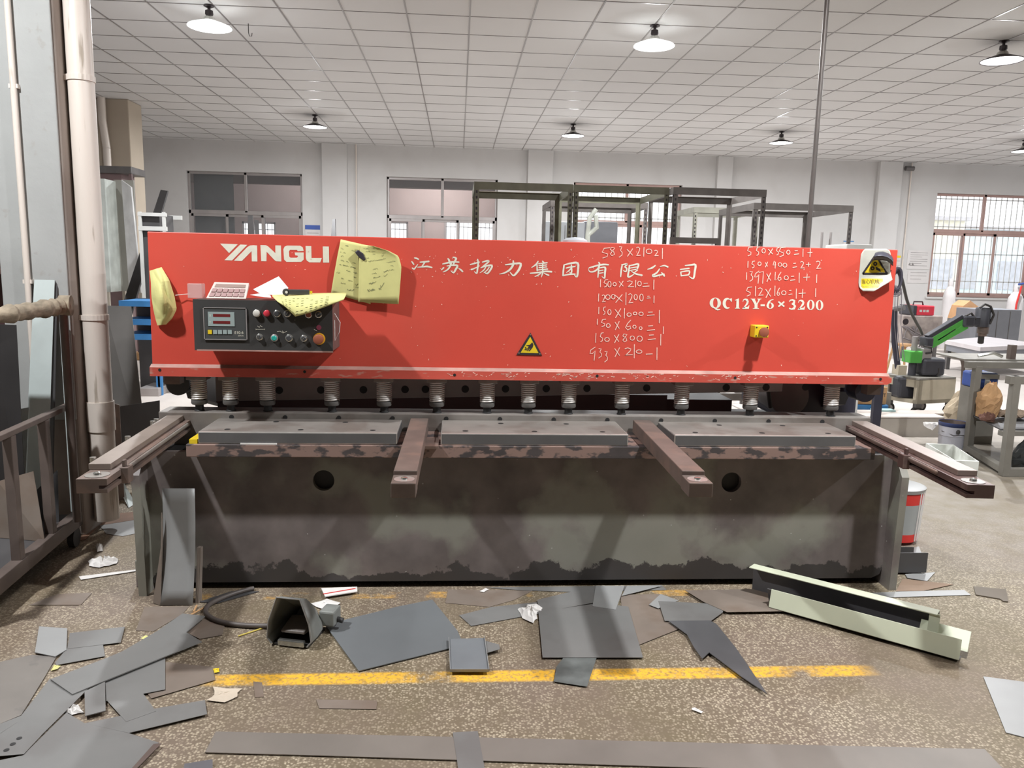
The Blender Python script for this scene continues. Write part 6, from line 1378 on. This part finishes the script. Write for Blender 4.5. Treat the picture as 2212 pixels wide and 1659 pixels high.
sack('black_bag', 'black plastic rubbish bag at the right photo edge', 2192, 952, 2260, 1000, l2.y+0.09, mat('black_plastic_film', rgb(54, 56, 56), 0.25), seed=7, depth=0.16)
x0, x1, z0, z1 = pxb(2113, 806, 2156, 840, l1.y+0.33)
t = thing('blue_machine', 'small blue and white machine sitting on the sack under the frame table', 'machine', ((x0+x1)/2, l1.y+0.4, 0))
MB().box(x0, x1, l1.y+0.33, l1.y+0.55, z0, z1).build('body', BLUED, t, bevel=0.02)
MB().box(x0+0.02, x1-0.005, l1.y+0.322, l1.y+0.33, z1-0.05, z1-0.01).build('front_band', WHITEP, t); MB().box(x0+0.07, x0+0.11, l1.y+0.32, l1.y+0.33, z0+0.02, z1-0.02).build('label_strip', WHITEP, t)
MB().box(x0, x1, l1.y+0.33, l1.y+0.55, 0, z0).build('stand', GREYTAB, t)

# buckets, foam tray, beams, boxes on the aisle floor
bc = at(2060, 969, z=0); R0 = (at(2087, 912, y=bc.y).x-at(2033, 912, y=bc.y).x)/2; H0 = at(2060, 911, y=bc.y).z; cx0 = at(2060, 911, y=bc.y).x
t = thing('paint_bucket', 'open white paint bucket with a blue rim, beside the steel frame table', 'bucket', (cx0, bc.y, 0))
BW = mat('bucket_white', rgb(196, 196, 204), 0.4, var=0.06, vs=8)
MB().lathe([(R0*0.9, 0.0), (R0*0.94, H0*0.5), (R0*0.985, H0*0.52), (R0*0.96, H0*0.55), (R0*0.98, H0*0.86)], (cx0, bc.y, 0), 30, cap0=True).build('body', BW, t, smooth=True)
MB().lathe([(R0*0.99, H0*0.86), (R0*1.0, H0*0.98), (R0*1.03, H0)], (cx0, bc.y, 0), 30).build('blue_rim', mat('bucket_blue', rgb(70, 84, 136), 0.4), t, smooth=True, solid=0.003)
MB().lathe([(R0*0.97, H0*0.99), (R0*0.9, H0*0.3), (0, H0*0.3)], (cx0, bc.y, 0), 30).build('inside', mat('bucket_inside', rgb(120, 106, 98), 0.5), t, smooth=True)
q = MB(); q.lathe([(0.02, -R0-0.005), (0.0, -R0-0.012)], (cx0-0.03, bc.y, H0*0.72), 12, 'y'); q.tube([(cx0-R0, bc.y-0.02, H0*0.68), (cx0-R0*0.5, bc.y-R0*0.92, H0*0.58), (cx0+R0*0.3, bc.y-R0, H0*0.6)], 0.003, 6); q.build('bail', STEEL_D, t)
MB().box(cx0+R0*0.45, cx0+R0*0.68, bc.y-R0*0.86, bc.y-R0*0.80, H0*0.1, H0*0.22).build('blue_mark', BLUED, t)
P_ = [at(2000, 957, z=0.13), at(2059, 960, z=0.13), at(2115, 997, z=0.13), at(2062, 995, z=0.13)]
t = thing('foam_tray', 'empty white polystyrene tray on the floor behind the right support arm', 'tray', (P_[0].x, P_[0].y, 0))
dn = Vector((0, 0, -0.128)); q = MB(); cen = sum(P_, Vector())/4
for i in range(4):
    a, b = P_[i], P_[(i+1) % 4]; a2, b2 = a+(cen-a)*0.09, b+(cen-b)*0.09; q.hexa([a+dn, b+dn, b2+dn, a2+dn], [a, b, b2, a2])
q.build('side_wall', FOAM, t); q = MB(); q.hexa([p+dn for p in P_], [p+dn*0.85 for p in P_]); q.build('bottom', FOAM, t)
by2 = 4.08; bxr = at(1992, 1053, y=by2).x; Rb = 0.145; Hb = at(1975, 1057, y=by2-0.1).z
t = thing('red_grey_bucket', 'red, grey and white printed bucket with a grey lid behind the right machine cheek', 'bucket', (bxr-Rb, by2, 0))
def blat(name, m, pr, **kw): return MB().lathe(pr, (bxr-Rb, by2, 0), 30, **kw).build(name, m, t, smooth=True)
BG = mat('bucket_grey', rgb(158, 162, 162), 0.45, var=0.06)
z0b = 0.02
blat('lower_band', BRIGHTRED, [(Rb*0.86, z0b), (Rb*0.87, z0b+0.045)], cap0=True); blat('body', BG, [(Rb*0.87, z0b+0.045), (Rb*0.94, Hb-0.085)]); blat('upper_band', BRIGHTRED, [(Rb*0.94, Hb-0.085), (Rb*0.96, Hb-0.01)]); blat('lid', SHEETG, [(Rb*0.98, Hb-0.02), (Rb, Hb), (Rb*0.9, Hb+0.004), (0, Hb+0.004)])
q = MB()
for a0 in (-62, -52, -40):
    a = math.radians(a0); q.tube([(bxr-Rb+Rb*0.875*math.cos(a), by2+Rb*0.875*math.sin(a), z0b+0.005), (bxr-Rb+Rb*0.965*math.cos(a), by2+Rb*0.965*math.sin(a), Hb-0.015)], 0.004, 6)
q.build('white_stripe', PAPERW, t)
for lab, p0, p1, zz_ in (('pale painted beam lying furthest back on the aisle floor', (1700, 916), (2062, 919), 0.11), ('pale painted beam lying nearer on the aisle floor, ending at the paint bucket', (1700, 938), (2040, 943), 0.17)):
    a, b = at(*p0, z=0), at(*p1, z=0); yv = (a.y+b.y)/2
    t = thing('painted_beam', lab, 'beam', ((a.x+b.x)/2, yv, 0)); wv = 0.16
    MB().box(a.x, b.x, yv, yv+0.01, 0, zz_).build('front_web', mat('beam_web', rgb(164, 156, 146), 0.5, var=0.06), t); MB().box(a.x, b.x, yv-0.01, yv+wv, zz_, zz_+0.012).build('top_flange', mat('beam_flange', rgb(214, 204, 196), 0.45, var=0.04), t); MB().box(a.x, b.x, yv+wv-0.01, yv+wv, 0, zz_).build('back_web', mat('beam_web', rgb(164, 156, 146), 0.5, var=0.06), t)
crumple('plastic_film', 'crumpled clear plastic film over the end of the nearer painted beam', [(1994,912),(2026,912),(2026,918),(2014,930),(2006,926),(1996,920)], PAPERW, 0.02, 31, 'plastic', z=0.185)
yk = 7.5
x0, x1, z0, z1 = pxb(1856, 836, 1914, 873, yk)
t = thing('cardboard_carton', 'brown cardboard carton with printed letters right of the machine throat', 'box', ((x0+x1)/2, yk+0.2, 0))
zbl = at(1880, 874, y=yk).z
MB().box(x0, x1, yk, yk+0.25, zbl+0.002, z1).build('box', PAPERB, t, bevel=0.004)
q = MB(); put_text(q, 'CHNT', 1887, 850, 1914, 858, lambda u, v: (lambda p: (p.x, yk-0.002, p.z))(at(u, v, y=yk-0.002)), 0, 0.01); q.build('carton_lettering', INKD, t)
o = MB().box(x0-0.02, x1+0.02, yk-0.02, yk+0.28, 0, zbl).build('blue_crate', BLUE, bevel=0.01); tag(o, 'blue crate on the floor under the cardboard carton', 'crate')
x0, x1, z0, z1 = pxb(1886, 884, 1930, 896, 7.4); t = MB().box(x0, x1, 7.36, 7.46, 0, max(z1, 0.05)).build('pale_blue_tray', mat('pale_cyan', rgb(176, 206, 206), 0.5), bevel=0.006); tag(t, 'small pale cyan tray on the floor before the blue crate', 'tray')
a = at(1921, 848, y=7.55); o = MB().box(a.x-0.025, a.x+0.025, 7.55, 7.60, 0, a.z).build('floor_post', GREYTAB); tag(o, 'short cream steel post standing before the tapping cart', 'post')

# far right: welder on its stand, cylinders, carton, stool
yw = 13.2
x0, x1, z0, z1 = pxb(1982, 660, 2018, 682, yw)
t = thing('red_welder', 'small red welding machine with a carry handle on a cluttered stand', 'machine', ((x0+x1)/2, yw+0.2, z0))
MB().box(x0, x1, yw, yw+0.45, z0, z1).build('case', PINKRED, t, bevel=0.02); MB().box(x0-0.07, x0, yw, yw+0.45, z0, z1).build('end_panel', MOTOR, t, bevel=0.015)
q = MB(); q.tube([(x0+0.04, yw+0.2, z1), (x0+0.05, yw+0.2, z1+0.06), (x1-0.12, yw+0.2, z1+0.06), (x1-0.1, yw+0.2, z1)], 0.014, 8); q.build('carry_handle', MOTOR, t, smooth=True)
q = MB()
for f in (0.22, 0.42, 0.6): q.box(x0+(x1-x0)*f-0.025, x0+(x1-x0)*f+0.02, yw-0.003, yw, z0+0.06, z0+0.10)
q.build('white_marks', WHITEP, t)
x2, x3, z2, z3 = pxb(1950, 683, 2030, 745, yw)
t = thing('cluttered_stand', 'grubby pale steel stand under the red welder, draped with leads', 'stand', ((x2+x3)/2, yw+0.3, 0))
MB().box(x2, x3, yw-0.02, yw+0.6, 0.25, z0-0.002).build('body', mat('grubby_pale_steel', rgb(176, 164, 158), 0.6, var=0.2, vs=6, tint=rgb(120, 108, 104), tfac=0.5, ts=4), t, bevel=0.02)
c = at(1957, 695, y=yw-0.03); MB().lathe([(0.055, 0), (0.0, -0.001)], (c.x, yw-0.022, c.z), 16, 'y').build('round_port', INKD, t)
for xx in (x2+0.05, x3-0.1): MB().box(xx, xx+0.05, yw, yw+0.05, 0, 0.25).build('leg', STEEL_D, t)
q = MB(); r = random.Random(3)
for i in range(9): q.tube([at(r.uniform(1948, 1990), 705, y=yw-0.05), at(r.uniform(1950, 2000), 730, y=yw-0.1), at(r.uniform(1950, 2020), 752, y=yw-0.08)], 0.014, 6)
q.build('draped_leads', mat('grey_leads', rgb(112, 104, 104), 0.6), t, smooth=True)
def cylinder(label, px, pyt, y, r, m):
    a = at(px, pyt, y=y); h = a.z
    t = thing('gas_cylinder', label, 'gas cylinder', (a.x, y, 0))
    MB().lathe([(r, 0), (r, h-0.38), (r*0.9, h-0.28), (r*0.55, h-0.19), (r*0.3, h-0.16)], (a.x, y, 0), 22, cap0=True, cap1=True).build('body', m, t, smooth=True)
    MB().lathe([(r*0.34, h-0.17), (r*0.42, h-0.10), (r*0.3, h-0.02), (0.0, h)], (a.x, y, 0), 16).build('valve_cap', m, t, smooth=True)
    return a, t
WCY = mat('cylinder_white', rgb(206, 202, 202), 0.4, var=0.06, vs=3)
cylinder('tall pale gas cylinder standing before the left pane of the barred right window', 2055, 601, 15.2, 0.115, WCY)
a, t = cylinder('pale gas cylinder with a blue valve and red hose, at the right photo edge', 2198, 612, 14.6, 0.14, WCY)
q = MB(); q.tube([(a.x-0.05, 14.5, a.z-0.02), (a.x+0.05, 14.5, a.z)], 0.02, 8); q.build('blue_valve', BLUED, t); q = MB(); q.tube([(a.x-0.06, 14.4, a.z-0.05), (a.x-0.12, 14.4, a.z-0.4), (a.x-0.14, 14.38, a.z-0.7)], 0.018, 8); q.build('red_hose', BRIGHTRED, t)
x0, x1, z0, z1 = pxb(2076, 649, 2112, 690, 14.0)
q = MB(); q.prism([(x0, 14.0, z0), (x1, 14.0, z0), (x1, 14.0, z1-0.12), ((x0+x1)/2, 14.0, z1), (x0+0.06, 14.0, z1-0.1)], (0, 0.35, 0))
o = q.build('open_carton', mat('orange_card', rgb(206, 160, 118), 0.85, var=0.08)); tag(o, 'open brown cardboard carton below the barred right window', 'box'); o2 = MB().box(x0, x1, 14.0, 14.35, 0, z0).build('low_stand', GREYTAB); tag(o2, 'low grey stand under the open carton', 'stand')
ysx = 10.8
x0, x1, z0, z1 = pxb(1933, 742, 1968, 747, ysx)
t = thing('wooden_stool', 'pale wooden stool seen just right of the red cover end', 'stool', ((x0+x1)/2, ysx, 0))
MB().lathe([((x1-x0)/2, z0), ((x1-x0)/2, z1), (0, z1)], ((x0+x1)/2, ysx, 0), 24, cap0=True).build('seat', PAPERB, t, smooth=True)
for sx in (-1, 1):
    for sy in (-1, 1): MB().tube([((x0+x1)/2+sx*0.09, ysx+sy*0.09, z0), ((x0+x1)/2+sx*0.14, ysx+sy*0.14, 0)], 0.016, 8).build('leg', PAPERB, t)

a = at(1965, 364, y=WALL_Y-0.1)
t = thing('wall_fitting', 'dark round clamp fitting high on the wall pipe left of the barred right window', 'fitting', (a.x, WALL_Y-0.05, a.z))
MB().tube([(a.x-0.09, WALL_Y-0.10, a.z), (a.x+0.09, WALL_Y-0.10, a.z)], 0.05, 14).build('body', STEEL_D, t, smooth=True)
MB().box(a.x-0.02, a.x+0.02, WALL_Y-0.1, WALL_Y-0.001, a.z-0.02, a.z+0.02).build('bracket', STEEL_D, t)
